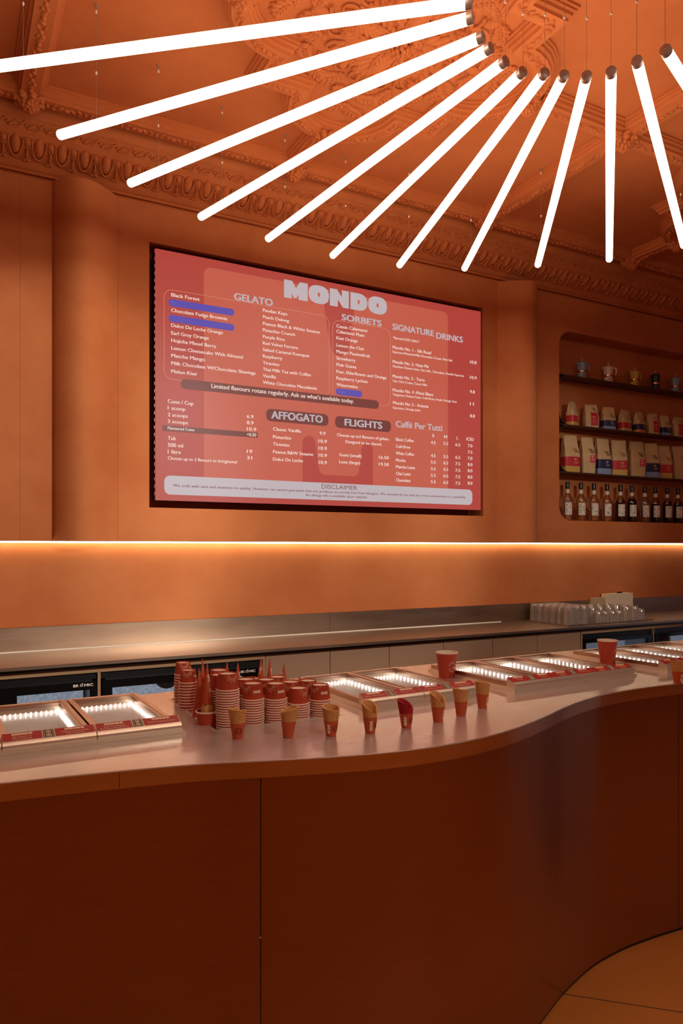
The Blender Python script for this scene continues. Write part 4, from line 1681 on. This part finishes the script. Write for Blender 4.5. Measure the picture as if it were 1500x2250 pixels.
def run(P, x0, x1):
    q = [p for p in P if x0 < p.x < x1]
    def at(x):
        for a, b in zip(P, P[1:]):
            if a.x <= x <= b.x:
                return a + (b - a) * ((x - a.x) / max(1e-9, b.x - a.x))
        return P[0] if x < P[0].x else P[-1]
    return [at(x0)] + q + [at(x1)]


def ribbon(mb, P, z0, z1, th):
    Q = offset(P, th)
    loop = [(p.x - cox, p.y - coy) for p in P] + [(p.x - cox, p.y - coy) for p in reversed(Q)]
    mb.fill([loop], lambda u, v, q: Vector((u, v, q)), (z0, z1))


jf = [-3.2, joint_x(265, 0, 0), joint_x(1318, 0, 0), 5.2]
for a_, b_ in zip(jf, jf[1:]):
    m = MB()
    ribbon(m, run(FRONT, a_ + .0006, b_ - .0006), ZCN - FH, ZCN - .004, .012)
    m.build('edge_band', FASCIA, ct, smooth=35)
PAN = offset(FRONT, .014)
jp = [-3.2, -.75, joint_x(571, 0, 0), joint_x(1493, 0, 0), 5.2]
for a_, b_ in zip(jp, jp[1:]):
    m = MB()
    ribbon(m, run(PAN, a_ + .0012, b_ - .0012), .012, ZCN - FH - .001, .010)
    m.build('front_panel', FSTEEL, ct, smooth=35)
m = MB()
m.tube([(p.x - cox, p.y - coy + .0015, ZCN - .0020) for p in FRONT], .0022, 6)
m.build('edge_highlight', CHROME, ct, smooth=60)  # added bright tube draws the highlight along the counter edge
m = MB()
ribbon(m, offset(PAN, .012), 0, ZCN - FH - .004, .03)
ribbon(m, offset(PAN, .003), 0, .012, .03)
m.build('dark_backing', BLACK, ct, smooth=35)
m = MB()
p = on_y(572, 2061, run(PAN, jp[2], jp[2] + .01)[0].y)
m.ell((jp[2] - cox, p.y - coy + .002, p.z), (Vector((.0022, 0, 0)), Vector((0, .003, 0)), Vector((0, 0, .0022))), 8, 5)
m.build('joint_screw', CHROME, ct)
m = MB()
m.hexa([Vector((x - cox, y - coy - .004, .0)) for x, y in [(p_[0], p_[1]) for p_ in FB]] + [Vector((x - cox, y - coy - .03, .0)) for x, y in reversed(FB)],
       [Vector((x - cox, y - coy - .004, ZCN - .006)) for x, y in FB] + [Vector((x - cox, y - coy - .03, ZCN - .006)) for x, y in reversed(FB)])
m.build('rear_panel', BSTEEL, ct)

# ------------------------------------------------------------------ gelato freezers let into the counter
FLAV = [[(None, None), ('', ''), ('Blueberry', 'Pineapple'), ('White Chocolate', 'Macadamia'), ('Salt Caramel', 'Kumquat Raspberry'), ('Dulce De Leche Orange', '')],
        [('Peanut White Sesame', ''), ('Purple Rice', ''), ('Pistachio Crunch', ''), ('Chocolate Fudge', 'Brownie')],
        [('Mango', ''), ('Raspberry', ''), ('Strawberry', 'Fudge'), ('Earl Grey Orange', ''), ('Matcha', 'Mango'), ('Pear, Elderflower', 'Orange')],
        [('Vanilla', ''), ('Tiramisu', ''), ('Watermelon', ''), ('Pink Guava', ''), ('Kiwi', 'Orange'), ('Lemon', 'Chai')]]
ULAB = ['glass lidded gelato freezer set in the counter left of the cup stacks', 'glass lidded gelato freezer with two lids right of the cup stacks', 'glass lidded gelato freezer with three lids between the two red drink cups', 'glass lidded gelato freezer at the right edge of the counter']
LZ = ZCN + .030
for ui, (bl, br, fr, fl, nl) in enumerate(UN):
    bl, br, fr, fl = [Vector(p) for p in (bl, br, fr, fl)]
    c0 = (bl + br + fr + fl) / 4
    un = thing('gelato_freezer', ULAB[ui], 'freezer', (c0.x, c0.y, ZCN), group='gelato freezers set in the counter')

    def P(u, v, z):
        """u across 0..1, v front 0 to back 1, z world"""
        q = fl * (1 - u) * (1 - v) + fr * u * (1 - v) + br * u * v + bl * (1 - u) * v
        return Vector((q.x - c0.x, q.y - c0.y, z - ZCN))

    def ring(mb, u0, u1, v0, v1, iu, iv, z0, z1):
        o_ = [(u0, v0), (u1, v0), (u1, v1), (u0, v1)]
        i_ = [(u0 + iu, v0 + iv), (u1 - iu, v0 + iv), (u1 - iu, v1 - iv), (u0 + iu, v1 - iv)]
        for k in range(4):
            k2 = (k + 1) % 4
            mb.hexa([P(*o_[k], z0), P(*o_[k2], z0), P(*i_[k2], z0), P(*i_[k], z0)], [P(*o_[k], z1), P(*o_[k2], z1), P(*i_[k2], z1), P(*i_[k], z1)])

    W = (br - bl).length
    D = (bl - fl).length
    eu, ev = .010 / W, .010 / D
    m = MB()
    ring(m, -eu * .9, 1 + eu * .9, -ev * .8, 1 + ev * .6, .030 / W, .030 / D, ZCN, ZCN + .009)
    ring(m, -eu * .1, 1 + eu * .1, .0, 1, .024 / W, .024 / D, ZCN + .009, ZCN + .0145)
    m.build('base_frame', CHROME, un)
    for li in range(nl):
        if ui == 0 and li == 0:
            pass
        g = .0035 / W
        u0, u1 = li / nl + g, (li + 1) / nl - g
        fu, fv = .0145 / W, .0145 / D
        VF = .045 / D        # the lid begins behind the label rail
        # lid frame, gently falling to the front
        def PL(u, v, dz):
            return P(u, v, LZ - .004 + dz)
        m = MB()
        o_ = [(u0, VF), (u1, VF), (u1, 1), (u0, 1)]
        for inset0, inset1, z0, z1 in ((0, 1, -.011, .004), (1, 1.45, -.011, .001)):
            a_ = [(u0 + fu * inset0, VF + fv * inset0), (u1 - fu * inset0, VF + fv * inset0), (u1 - fu * inset0, 1 - fv * inset0), (u0 + fu * inset0, 1 - fv * inset0)]
            b_ = [(u0 + fu * inset1, VF + fv * inset1), (u1 - fu * inset1, VF + fv * inset1), (u1 - fu * inset1, 1 - fv * inset1), (u0 + fu * inset1, 1 - fv * inset1)]
            for k in range(4):
                k2 = (k + 1) % 4
                m.hexa([PL(*a_[k], z0), PL(*a_[k2], z0), PL(*b_[k2], z0), PL(*b_[k], z0)], [PL(*a_[k], z1), PL(*a_[k2], z1), PL(*b_[k2], z1 - .001), PL(*b_[k], z1 - .001)])
        lid = m.build('lid_frame', COPPER, un)
        m = MB()
        gu, gv = fu * 1.2, fv * 1.2
        q = [(u0 + gu, VF + gv), (u1 - gu, VF + gv), (u1 - gu, 1 - gv), (u0 + gu, 1 - gv)]
        m.hexa([PL(*p_, -.006) for p_ in q], [PL(*p_, -.003) for p_ in q])
        m.build('glass_pane', GLASS, lid)
        # pan lining: four walls and a bottom
        m = MB()
        pu, pv = fu * 1.3, fv * 1.3
        q = [(u0 + pu, VF * .5 + pv), (u1 - pu, VF * .5 + pv), (u1 - pu, 1 - pv), (u0 + pu, 1 - pv)]
        zt, zb = ZCN + .014, ZCN - .105
        t_ = [P(*p_, zt) for p_ in q]
        b2 = [P(*p_, zb) for p_ in q]
        m.add(t_ + b2, [(0, 1, 5, 4), (1, 2, 6, 5), (2, 3, 7, 6), (3, 0, 4, 7), (4, 5, 6, 7)])
        pan = m.build('pan', PANM, un)
        m = MB()
        ctr = sum(t_, Vector()) / 4
        for a_, b_, nd in ((t_[3], t_[2], 12), (t_[2], t_[1], 17)):
            inw = (ctr - (a_ + b_) / 2)
            inw.z = 0
            inw.normalize()
            al = (b_ - a_).normalized()
            for k in range(nd):
                p_ = a_ + (b_ - a_) * ((k + .7) / (nd + .4)) + inw * .004 + Vector((0, 0, -.016))
                m.ell(p_, (al * .0028, inw * .0035, Vector((0, 0, .0062))), 6, 4)
        m.build('led_dots', DOTM, pan, smooth=180)
        # rounded label rail along the front of the lid
        prof_ = [(VF, .046), (VF - .002 / D, .048), (.010 / D, .0335), (.003 / D, .031), (-.002 / D, .026), (-.003 / D, .020), (.000 / D, .0135), (.004 / D, .0125), (VF, .0125)]
        m = MB()
        gg = .0012 / W
        A_ = [P(li / nl + gg, v, ZCN + z) for v, z in prof_]
        B_ = [P((li + 1) / nl - gg, v, ZCN + z) for v, z in prof_]
        k_ = len(prof_)
        m.add(A_ + B_, [(i, (i + 1) % k_, k_ + (i + 1) % k_, k_ + i) for i in range(k_)] + [tuple(range(k_)), tuple(reversed(range(k_, 2 * k_)))])
        rail = m.build('label_rail', CHROME, un, smooth=30)
        # red cards, the emblem between them, the writing
        ua, ub = li / nl + gg * 2, (li + 1) / nl - gg * 2
        va, vb = .012 / D, VF - .003 / D

        def LF(u, v, w=0, lift=.0006):
            vv = va + (vb - va) * v
            zz = .0335 + (.048 - .0335) * ((vv - .010 / D) / (VF - .012 / D))
            return P(ua + (ub - ua) * u, vv, ZCN + zz + lift)
        for a_, b_ in ((.0, .42), (.56, 1.0)):
            m = MB()
            m.hexa([LF(a_, 0, 0, .0), LF(b_, 0, 0, .0), LF(b_, 1, 0, .0), LF(a_, 1, 0, .0)], [LF(a_, 0), LF(b_, 0), LF(b_, 1), LF(a_, 1)])
            m.build('red_card', CARD, rail)
        m = MB()
        m.hexa([LF(.43, 0, 0, .0), LF(.55, 0, 0, .0), LF(.55, 1, 0, .0), LF(.43, 1, 0, .0)], [LF(.43, 0), LF(.55, 0), LF(.55, 1), LF(.43, 1)])
        m.build('emblem_plate', INK, rail)
        m = MB()
        up_ = lambda u, v, w_: LF(u, v, 0, .0010)
        for cy, ry in ((.70, .17), (.28, .22)):
            m.fill([superell(.49, cy, .030, ry, 20, 2), superell(.49, cy, .022, ry * .72, 20, 2)], up_)
            m.fill([superell(.49, cy, .014, ry * .40, 14, 2)], up_)
        for k in range(10):
            m.fill([superell(.437 + .0118 * k, .06, .0035, .035, 8, 2)], up_)
            m.fill([superell(.437 + .0118 * k, .95, .0035, .035, 8, 2)], up_)
        for sx in (.444, .536):
            for k in range(4):
                m.fill([superell(sx, .20 + .20 * k, .006, .06, 10, 2)], up_)
        m.build('emblem_print', CREAM, rail)
        for ci, (a_, b_) in enumerate(((.0, .42), (.56, 1.0))):
            m = MB()
            mid_ = (a_ + b_) / 2
            put_heavy(m, up_, mid_ - .11, .64, .22, .26)
            s1, s2 = FLAV[ui][li * 2 + ci]
            if s1:
                wd = min(.34, .016 * len(s1) + .06)
                put_text(m, s1, up_, mid_, .34 if s2 else .26, wd, .17, 0, center=True)
            if s2:
                wd = min(.34, .016 * len(s2) + .06)
                put_text(m, s2, up_, mid_, .08, wd, .17, 0, center=True)
            m.build('card_lettering', CREAM, rail, recalc=False)

# ------------------------------------------------------------------ recessed tray of cups
x0, x1, y0, y1 = TRAY
ZTR = ZCN - .012
tr = thing('cup_tray', 'recessed steel tray in the counter holding the stacked paper cups', 'tray', ((x0 + x1) / 2, (y0 + y1) / 2, ZTR))
m = MB()
wx, wy = (x1 - x0) / 2, (y1 - y0) / 2
m.box(-wx, wx, -wy, wy, -.002, 0)
for a_ in ((-wx, -wx + .002, -wy, wy), (wx - .002, wx, -wy, wy), (-wx, wx, -wy, -wy + .002), (-wx, wx, wy - .002, wy)):
    m.box(*a_, 0, .012)
m.fill([rect(-wx - .008, wx + .008, -wy - .008, wy + .008), rect(-wx, wx, -wy, wy)], lambda u, v, q: Vector((u, v, q)), (.012, .0135))
m.build('tray_shell', STEEL, tr)


def wrap(r_of_z, th0, lift=.0006):
    """u along the girth (metres at the local radius), v height"""
    def fn(u, v, w):
        r = r_of_z(v) + lift
        a = th0 + u / r
        return Vector((r * math.cos(a), r * math.sin(a), v))
    return fn


def sun_rays(mb, fn, u, v, r0, r1, n=11, wd=.0009, down=True):
    for k in range(n):
        a = math.radians(8 + 164 * k / (n - 1)) * (-1 if down else 1)
        rr = r1 * (1.0 if k % 2 == 0 else .85)
        c, s = math.cos(a), math.sin(a)
        mb.add([fn(u + r0 * c - wd * s, v + r0 * s + wd * c, 0), fn(u + r0 * c + wd * s, v + r0 * s - wd * c, 0), fn(u + rr * c + wd * s, v + rr * s - wd * c, 0), fn(u + rr * c - wd * s, v + rr * s + wd * c, 0)], [(0, 1, 2, 3)])


CH = .052                      # cup height


def cup(k=1.0, printed=False):
    """an upturned paper cup, rim at z = 0"""
    t = bpy.data.objects.new('paper_cup', None)
    t.empty_display_size = .02
    COL.objects.link(t)
    R0, R1, h = .0345 * k, .0290 * k, CH * k
    m = MB()
    m.lathe([(R0 - .002, .001), (R0, .002), (R1, h - .0005), (R1 - .0012, h), (R1 - .0020, h - .004)], 28)
    m.build('body', PAPER, t, smooth=40)
    m = MB()
    m.lathe([(R0 - .0022, 0), (R0 + .0014, 0), (R0 + .0023, .0012), (R0 + .0023, .0030), (R0 + .0014, .0042), (R0 - .0006, .0044)], 28)
    m.build('rolled_rim', RIMM, t, smooth=70)
    m = MB()
    m.lathe([(R1 - .0016, h - .004), (.001, h - .0042)], 28)
    m.build('base_disc', CUPIN, t, smooth=40)
    return t, (lambda z: R0 + (R1 - R0) * z / h)


def print_cup(t, rz, k, variant):
    """the printed side of a top cup, read upside down because the cup is upturned"""
    fn_flip = wrap(rz, variant)
    h = CH * k
    m = MB()
    sun_rays(m, fn_flip, 0, h * .97, .011 * k, .026 * k, 11, .0006)
    m.build('sun_print', CREAM, t)
    fl_ = wrap(rz, variant + 1.25)
    m = MB()
    put_heavy(m, lambda u, v, w: fl_(-u, -v, w), -.0125 * k, -h * .62, .025 * k, .0085 * k)
    m.build('word_print', CREAM, t)
    m = MB()
    fl2 = wrap(rz, variant + 1.25, .0003)
    for s in (-1, 1):
        m.fill([rrect(s * .010 * k - .008 * k, s * .010 * k + .008 * k, h * .28, h * .86, .003, 3)], fl2)
    for j in range(3):
        m.fill([rect(-.030 * k + j * .003, -.029 * k + j * .003, h * .30, h * .75)], fl2)
    m.fill([rect(-.011 * k, .011 * k, h * .12, h * .15)], fn_flip)
    m.build('dark_print', PAPERD, t)


# top centre in the picture, depth, pitch, size, description
STACKS = [((500, 1479), 2.142, .0076, 1.0, 'the tall front left corner stack', -1.35),
          ((484, 1479), 2.216, .0076, 1.0, 'the tall stack behind the corner stack', -.9),
          ((555, 1497), 2.146, .0076, 1.0, 'the front stack right of the corner', -2.75),
          ((605.5, 1500), 2.148, .0076, 1.0, 'the middle front stack', -2.65),
          ((656, 1510), 2.150, .0076, 1.0, 'the shortest front stack', -1.25),
          ((703, 1503), 2.165, .0076, 1.0, 'the rightmost front stack', -2.80),
          ((413, 1470), 2.440, .0098, .86, 'the nearer loose left edge stack', -2.0),
          ((402, 1457), 2.545, .0098, .86, 'the farther loose left edge stack', -1.7),
          ((541, 1491), 2.222, .0076, 1.0, 'the second row stack, leftmost', -2.2),
          ((585, 1493), 2.224, .0076, 1.0, 'the second row stack, second from left', -2.2),
          ((639, 1497), 2.226, .0076, 1.0, 'the second row stack, third from left', -2.2),
          ((676, 1496), 2.255, .0076, 1.0, 'the second row stack, rightmost', -2.2),
          ((481, 1472), 2.300, .0076, 1.0, 'the third row stack, leftmost', -1.5),
          ((554, 1487), 2.302, .0076, 1.0, 'the third row stack, middle', -1.5),
          ((610, 1486), 2.330, .0076, 1.0, 'the third row stack, rightmost', -1.5)]
protos = {}
centers = []
for si, ((px, py), dep, pitch, k, desc, th0) in enumerate(STACKS):
    top = on_y(px, py, dep)
    centers.append((top.x, top.y, k))
    n = max(2, int(round((top.z - ZTR - CH * k) / pitch)) + 1)
    if k not in protos:
        protos[k] = cup(k)
        first = protos[k][0]
    proto, rz = protos[k]
    tilt = random.Random(si)
    for j in range(n):
        if proto.get('used') is None:
            o = proto
            proto['used'] = 1
        else:
            o = copy_tree(proto)
        if 'used' in o:
            pass
        o.location = (top.x + tilt.uniform(-.0008, .0008), top.y + tilt.uniform(-.0008, .0008), ZTR + j * pitch)
        o.rotation_euler = (0, 0, 0)
        grp = 'paper cups of ' + desc
        if j == n - 1:
            tag(o, 'upturned red paper cup on top of ' + desc, 'paper cup', grp)
            print_cup(o, rz, k, th0)
        else:
            tag(o, 'nested red paper cup of ' + desc + ', only its rim showing', 'paper cup', grp)
for o in list(bpy.data.objects):
    if 'used' in o:
        del o['used']

# ------------------------------------------------------------------ paper-sleeved cones standing point up in the tray
def long_cone(px, py, dep, lab, th0, wafer=False, H=.155, base_r=.029, printed=True):
    tip = on_y(px, py, dep)
    zb = tip.z - H
    lift = max(0.0, zb - ZTR)
    t = thing('sleeved_cone', lab, 'ice cream cone', (tip.x, tip.y, zb), group='sleeved cones standing point up in the tray')
    rz = lambda z: base_r + (.0012 - base_r) * z / H
    m = MB()
    z0 = .035 if wafer else 0.0
    m.lathe([(rz(z0) - .0012, z0 + .001), (rz(z0) + .0006, z0), (rz(H * .5) + .0006, H * .5), (rz(H), H), (.0004, H + .001)], 28)
    m.build('paper_sleeve', PAPERO, t, smooth=50)
    if wafer or lift > .01:
        m = MB()
        vs, fs = [], []
        NS, NH = 48, 16
        zlo = -min(.03, lift) if not wafer else 0
        for i in range(NH + 1):
            z = zlo + (z0 + .012 - zlo) * i / NH
            for s_ in range(NS):
                a = 2 * PI * s_ / NS
                g = max(0, math.sin(a * 10 + z * 420)) ** .5 * .0009 + max(0, math.sin(a * 10 - z * 420)) ** .5 * .0009
                r = rz(max(z, -.03)) - .0008 + g - .0012
                vs.append((r * math.cos(a), r * math.sin(a), z))
        for i in range(NH):
            for s_ in range(NS):
                fs.append((i * NS + s_, i * NS + (s_ + 1) % NS, (i + 1) * NS + (s_ + 1) % NS, (i + 1) * NS + s_))
        m.add(vs, fs)
        m.build('wafer', WAFFLE, t, smooth=60)
    if printed:
        fn = wrap(rz, th0)
        m = MB()
        put_heavy(m, lambda u, v, w: fn(v, u, w), H * .34, -.0052, H * .46, .0104)
        m.build('word_print', CREAM, t)
        fn2 = wrap(rz, th0 - 1.2)
        m = MB()
        m.fill([superell(0, H * .30, .009, .016, 18, 2.2)], fn2)
        m.fill([superell(.002, H * .66, .005, .012, 18, 2.2)], fn2)
        m.build('dark_print', PAPERD, t)
    return t, lift


CONES = [((437, 1469), 2.300, 'sleeved cone standing point up, foremost at the left edge of the cup tray', -2.6, False, .150),
         ((445, 1448), 2.372, 'tallest sleeved cone point up behind the foremost one at the tray left edge', -3.4, False, .200),
         ((455, 1459), 2.195, 'sleeved cone with pale lettering and a bare wafer rim, upended in a paper cup', -1.0, True, .150),
         ((498.5, 1455), 2.450, 'sleeved cone tip showing just right of the tall front cup stack', -2.6, False, .205),
         ((522.5, 1457), 2.450, 'sleeved cone tip with pale lettering in front of the fridge name', -.7, False, .205),
         ((573, 1443), 2.390, 'tall sleeved cone with pale lettering, its tip before the tan post', -2.2, False, .215),
         ((574, 1472), 2.285, 'short sleeved cone just in front of the tall one by the tan post', -3.0, False, .165),
         ((592.5, 1447), 2.400, 'sleeved cone with a line of pale lettering, left of the last upended cone', -.9, False, .205),
         ((623.5, 1458), 2.395, 'sleeved cone point up on the right, before the taupe cabinet', -3.2, False, .195)]
for i, (pp, dep, lab, th0, wf, H) in enumerate(CONES):
    if wf:
        # stands in an upright paper cup on the tray
        tip = on_y(*pp, dep)
        o, lift = long_cone(*pp, dep, lab, th0, True, tip.z - ZTR - .040, .022)
        cpx = copy_tree(protos[1.0][0])
        cpx.location = (tip.x, tip.y, ZTR + CH)
        cpx.rotation_euler = (PI, 0, 0)
        tag(cpx, 'upright red paper cup holding an upended cone at the left edge of the tray', 'paper cup')
        if 'group' in cpx:
            del cpx['group']
    else:
        tip = on_y(*pp, dep)
        H2 = min(.26, tip.z - ZTR)
        long_cone(*pp, dep, lab, th0, False, H2, .023, i > 0)

# ------------------------------------------------------------------ waffle cones along the counter edge
def front_cone(px, py, lab, h, rt, rb, th_low, dip, seam, red=False, lean=(0, 0), th0=-2.0, word=True):
    p = on_z(px, py, ZCN)
    p = p + Vector((0, rb, 0)) * .8
    t = thing('waffle_cone', lab, 'ice cream cone', (p.x, p.y, ZCN + .0003), group='waffle cones lined up along the counter edge')
    t.rotation_euler = (lean[1], lean[0], 0)
    hs = h * .52
    rz = lambda z: rb + (rt - rb) * z / h

    def top(a):
        d = (a - th_low + PI) % (2 * PI) - PI
        e = (a - seam) % (2 * PI)
        return h * (1 - dip * (.5 + .5 * math.cos(d)) ** 1.6 - .10 * (1 - min(1, e / .5)))

    NS, NH = 132, 40
    m = MB()
    vs, fs = [], []
    pit = lambda a, z: (abs(math.sin(a * 9 + z * 330)) * abs(math.sin(a * 9 - z * 330)))
    for i in range(NH + 1):
        for s_ in range(NS):
            a = 2 * PI * s_ / NS
            zt = top(a)
            z = hs * .8 + (zt - hs * .8) * i / NH
            fall = min(1, (NH - i) / 3)
            r = rz(z) + .0006 - .0021 * pit(a, z) * fall
            vs.append((r * math.cos(a), r * math.sin(a), z))
    for i in range(NH):
        for s_ in range(NS):
            fs.append((i * NS + s_, i * NS + (s_ + 1) % NS, (i + 1) * NS + (s_ + 1) % NS, (i + 1) * NS + s_))
    # inside wall
    o_ = len(vs)
    for i in range(13):
        for s_ in range(NS):
            a = 2 * PI * s_ / NS
            zt = top(a)
            z = zt - (zt - h * .12) * i / 12
            g = -.0016 * pit(a, z)
            r = max(.001, rz(z) - .0040 - (g + .0016 if i else 0)) * (1 if i < 12 else .01)
            vs.append((r * math.cos(a), r * math.sin(a), z))
    for i in range(12):
        for s_ in range(NS):
            fs.append((o_ + i * NS + s_, o_ + (i + 1) * NS + s_, o_ + (i + 1) * NS + (s_ + 1) % NS, o_ + i * NS + (s_ + 1) % NS))
    for s_ in range(NS):
        fs.append((NH * NS + s_, NH * NS + (s_ + 1) % NS, o_ + (s_ + 1) % NS, o_ + s_))
    m.add(vs, fs)
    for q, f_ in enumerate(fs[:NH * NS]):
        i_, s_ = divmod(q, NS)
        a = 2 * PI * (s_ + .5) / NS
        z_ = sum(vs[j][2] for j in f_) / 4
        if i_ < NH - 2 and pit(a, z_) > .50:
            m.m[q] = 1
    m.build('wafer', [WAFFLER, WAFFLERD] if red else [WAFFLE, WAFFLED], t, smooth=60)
    m = MB()
    m.lathe([(.001, .0015), (rb - .001, .0010), (rb + .0004, 0), (rz(hs) + .0010, hs), (rz(hs) - .0006, hs)], 40)
    m.build('paper_sleeve', PAPERO, t, smooth=40)
    fnw = wrap(rz, th0, .0022)
    if word:
        m = MB()
        # the first two heavy letters, running up the sleeve
        kx = hs * .62 / 2.2
        for loops in HEAVY[:2]:
            m.fill([[(-(y - .5) * .0085, hs * .80 - x * kx) for x, y in l] for l in loops], fnw)
        m.build('word_print', CREAM, t)
    fn2 = wrap(rz, th0 + 1.15, .0018)
    m = MB()
    star = []
    for k in range(40):
        a = 2 * PI * k / 40
        r = .0105 * (1 + .10 * (1 if k % 2 else -1))
        star.append((r * math.cos(a), hs * .52 + r * math.sin(a)))
    m.fill([star, [(-.0035, hs * .52 - .004), (.0035, hs * .52 - .004), (.0035, hs * .52 + .004), (-.0035, hs * .52 + .004)]], fn2)
    m.build('dark_print', PAPERD, t)


# th angles: -PI/2 faces the room side of the counter
FC = -1.75
FCN = [((525, 1624), 'waffle cone in red sleeve with nearly level rim, first from the left', .0865, .0272, .0142, 0.2, .10, .6, False, (0, 0), FC - 1.15, False),
       ((636, 1621), 'waffle cone in red sleeve with rim rising to the right, second from the left', .0880, .0268, .0140, 2.9, .20, 2.6, False, (.05, 0), FC + 1.6, False),
       ((731, 1618), 'waffle cone in red sleeve with wide round mouth, third from the left', .0870, .0272, .0140, FC + .4, .12, FC + .6, False, (0, 0), FC - .65, True),
       ((817, 1612), 'waffle cone with deep V notch in its rim left of the crimson cone', .0930, .0262, .0140, FC + .5, .36, FC + .55, False, (0, 0), FC - .2, True),
       ((897, 1600), 'crimson beetroot waffle cone in red sleeve', .0860, .0262, .0140, FC + 1.0, .34, FC + 1.2, True, (-.03, 0), FC - .55, True),
       ((967, 1587), 'waffle cone with V notch in its rim right of the crimson cone', .0930, .0268, .0145, FC + .7, .36, FC + .8, False, (0, 0), FC + .55, True),
       ((1017, 1573), 'waffle cone with level rim and sharp grid, second from the right in the row', .0895, .0270, .0145, FC + 1.8, .12, FC + 2.4, False, (0, 0), FC + .85, True),
       ((1064, 1556), 'waffle cone at the right end of the row, before the freezer rail', .0910, .0270, .0145, FC + 1.2, .10, FC + 3.0, False, (.02, 0), FC + .45, True)]
for (pp, lab, h, rt, rb, tl, dip, seam, red, lean, th0, word) in FCN:
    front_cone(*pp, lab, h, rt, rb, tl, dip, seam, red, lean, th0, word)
# the partly seen cone at the right edge
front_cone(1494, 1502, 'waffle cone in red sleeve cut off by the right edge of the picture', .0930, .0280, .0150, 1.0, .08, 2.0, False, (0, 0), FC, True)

# ------------------------------------------------------------------ red drink cups
def drink_cup(x, y, lab, h, rt, rb, th0):
    t = thing('drink_cup', lab, 'drink cup', (x, y, ZCN + .0003), group='red paper drink cups standing on the counter')
    rz = lambda z: rb + (rt - rb) * z / h
    m = MB()
    m.lathe([(.001, .004), (rb - .001, .004), (rb - .0008, 0), (rb, 0), (rt, h), (rt - .0008, h), (rb + (rt - rb) * .1 - .0008, h * .1), (.001, h * .1)], 40)
    m.build('body', PAPER, t, smooth=40)
    m = MB()
    m.lathe([(rt - .0010, h - .0035), (rt + .0018, h - .003), (rt + .0022, h), (rt + .0014, h + .0020), (rt - .0014, h + .0016), (rt - .0018, h - .003)], 40)
    m.build('rolled_rim', RIMM, t, smooth=60)
    m = MB()
    m.lathe([(rt - .0030, h - .0005), (rb + (rt - rb) * .3 - .0030, h * .3), (.001, h * .29)], 40)
    m.build('paper_lining', CUPIN, t, smooth=40)
    m = MB()
    fn = wrap(rz, th0)
    put_heavy(m, fn, -.004, h * .40, .020, .006)
    sun_rays(m, fn, -.006, h * .52, .010, .020, 13, .0005, False)
    sun_rays(m, fn, -.006, h * .42, .010, .018, 11, .0005, True)
    m.build('sun_print', RIMM, t)
    m = MB()
    m.fill([rrect(-.018, -.004, h * .02, h * .22, .004, 3)], fn)
    m.fill([rrect(.001, .014, h * .02, h * .22, .004, 3)], fn)
    m.build('dark_print', PAPERD, t)


drink_cup(1.846, 2.485, 'red paper drink cup on the counter between the two lid and three lid freezers', .106, .0450, .0320, FC + .35)
drink_cup(2.690, 2.383, 'red paper drink cup on the counter before the right hand freezer', .117, .0445, .0320, FC + .55)
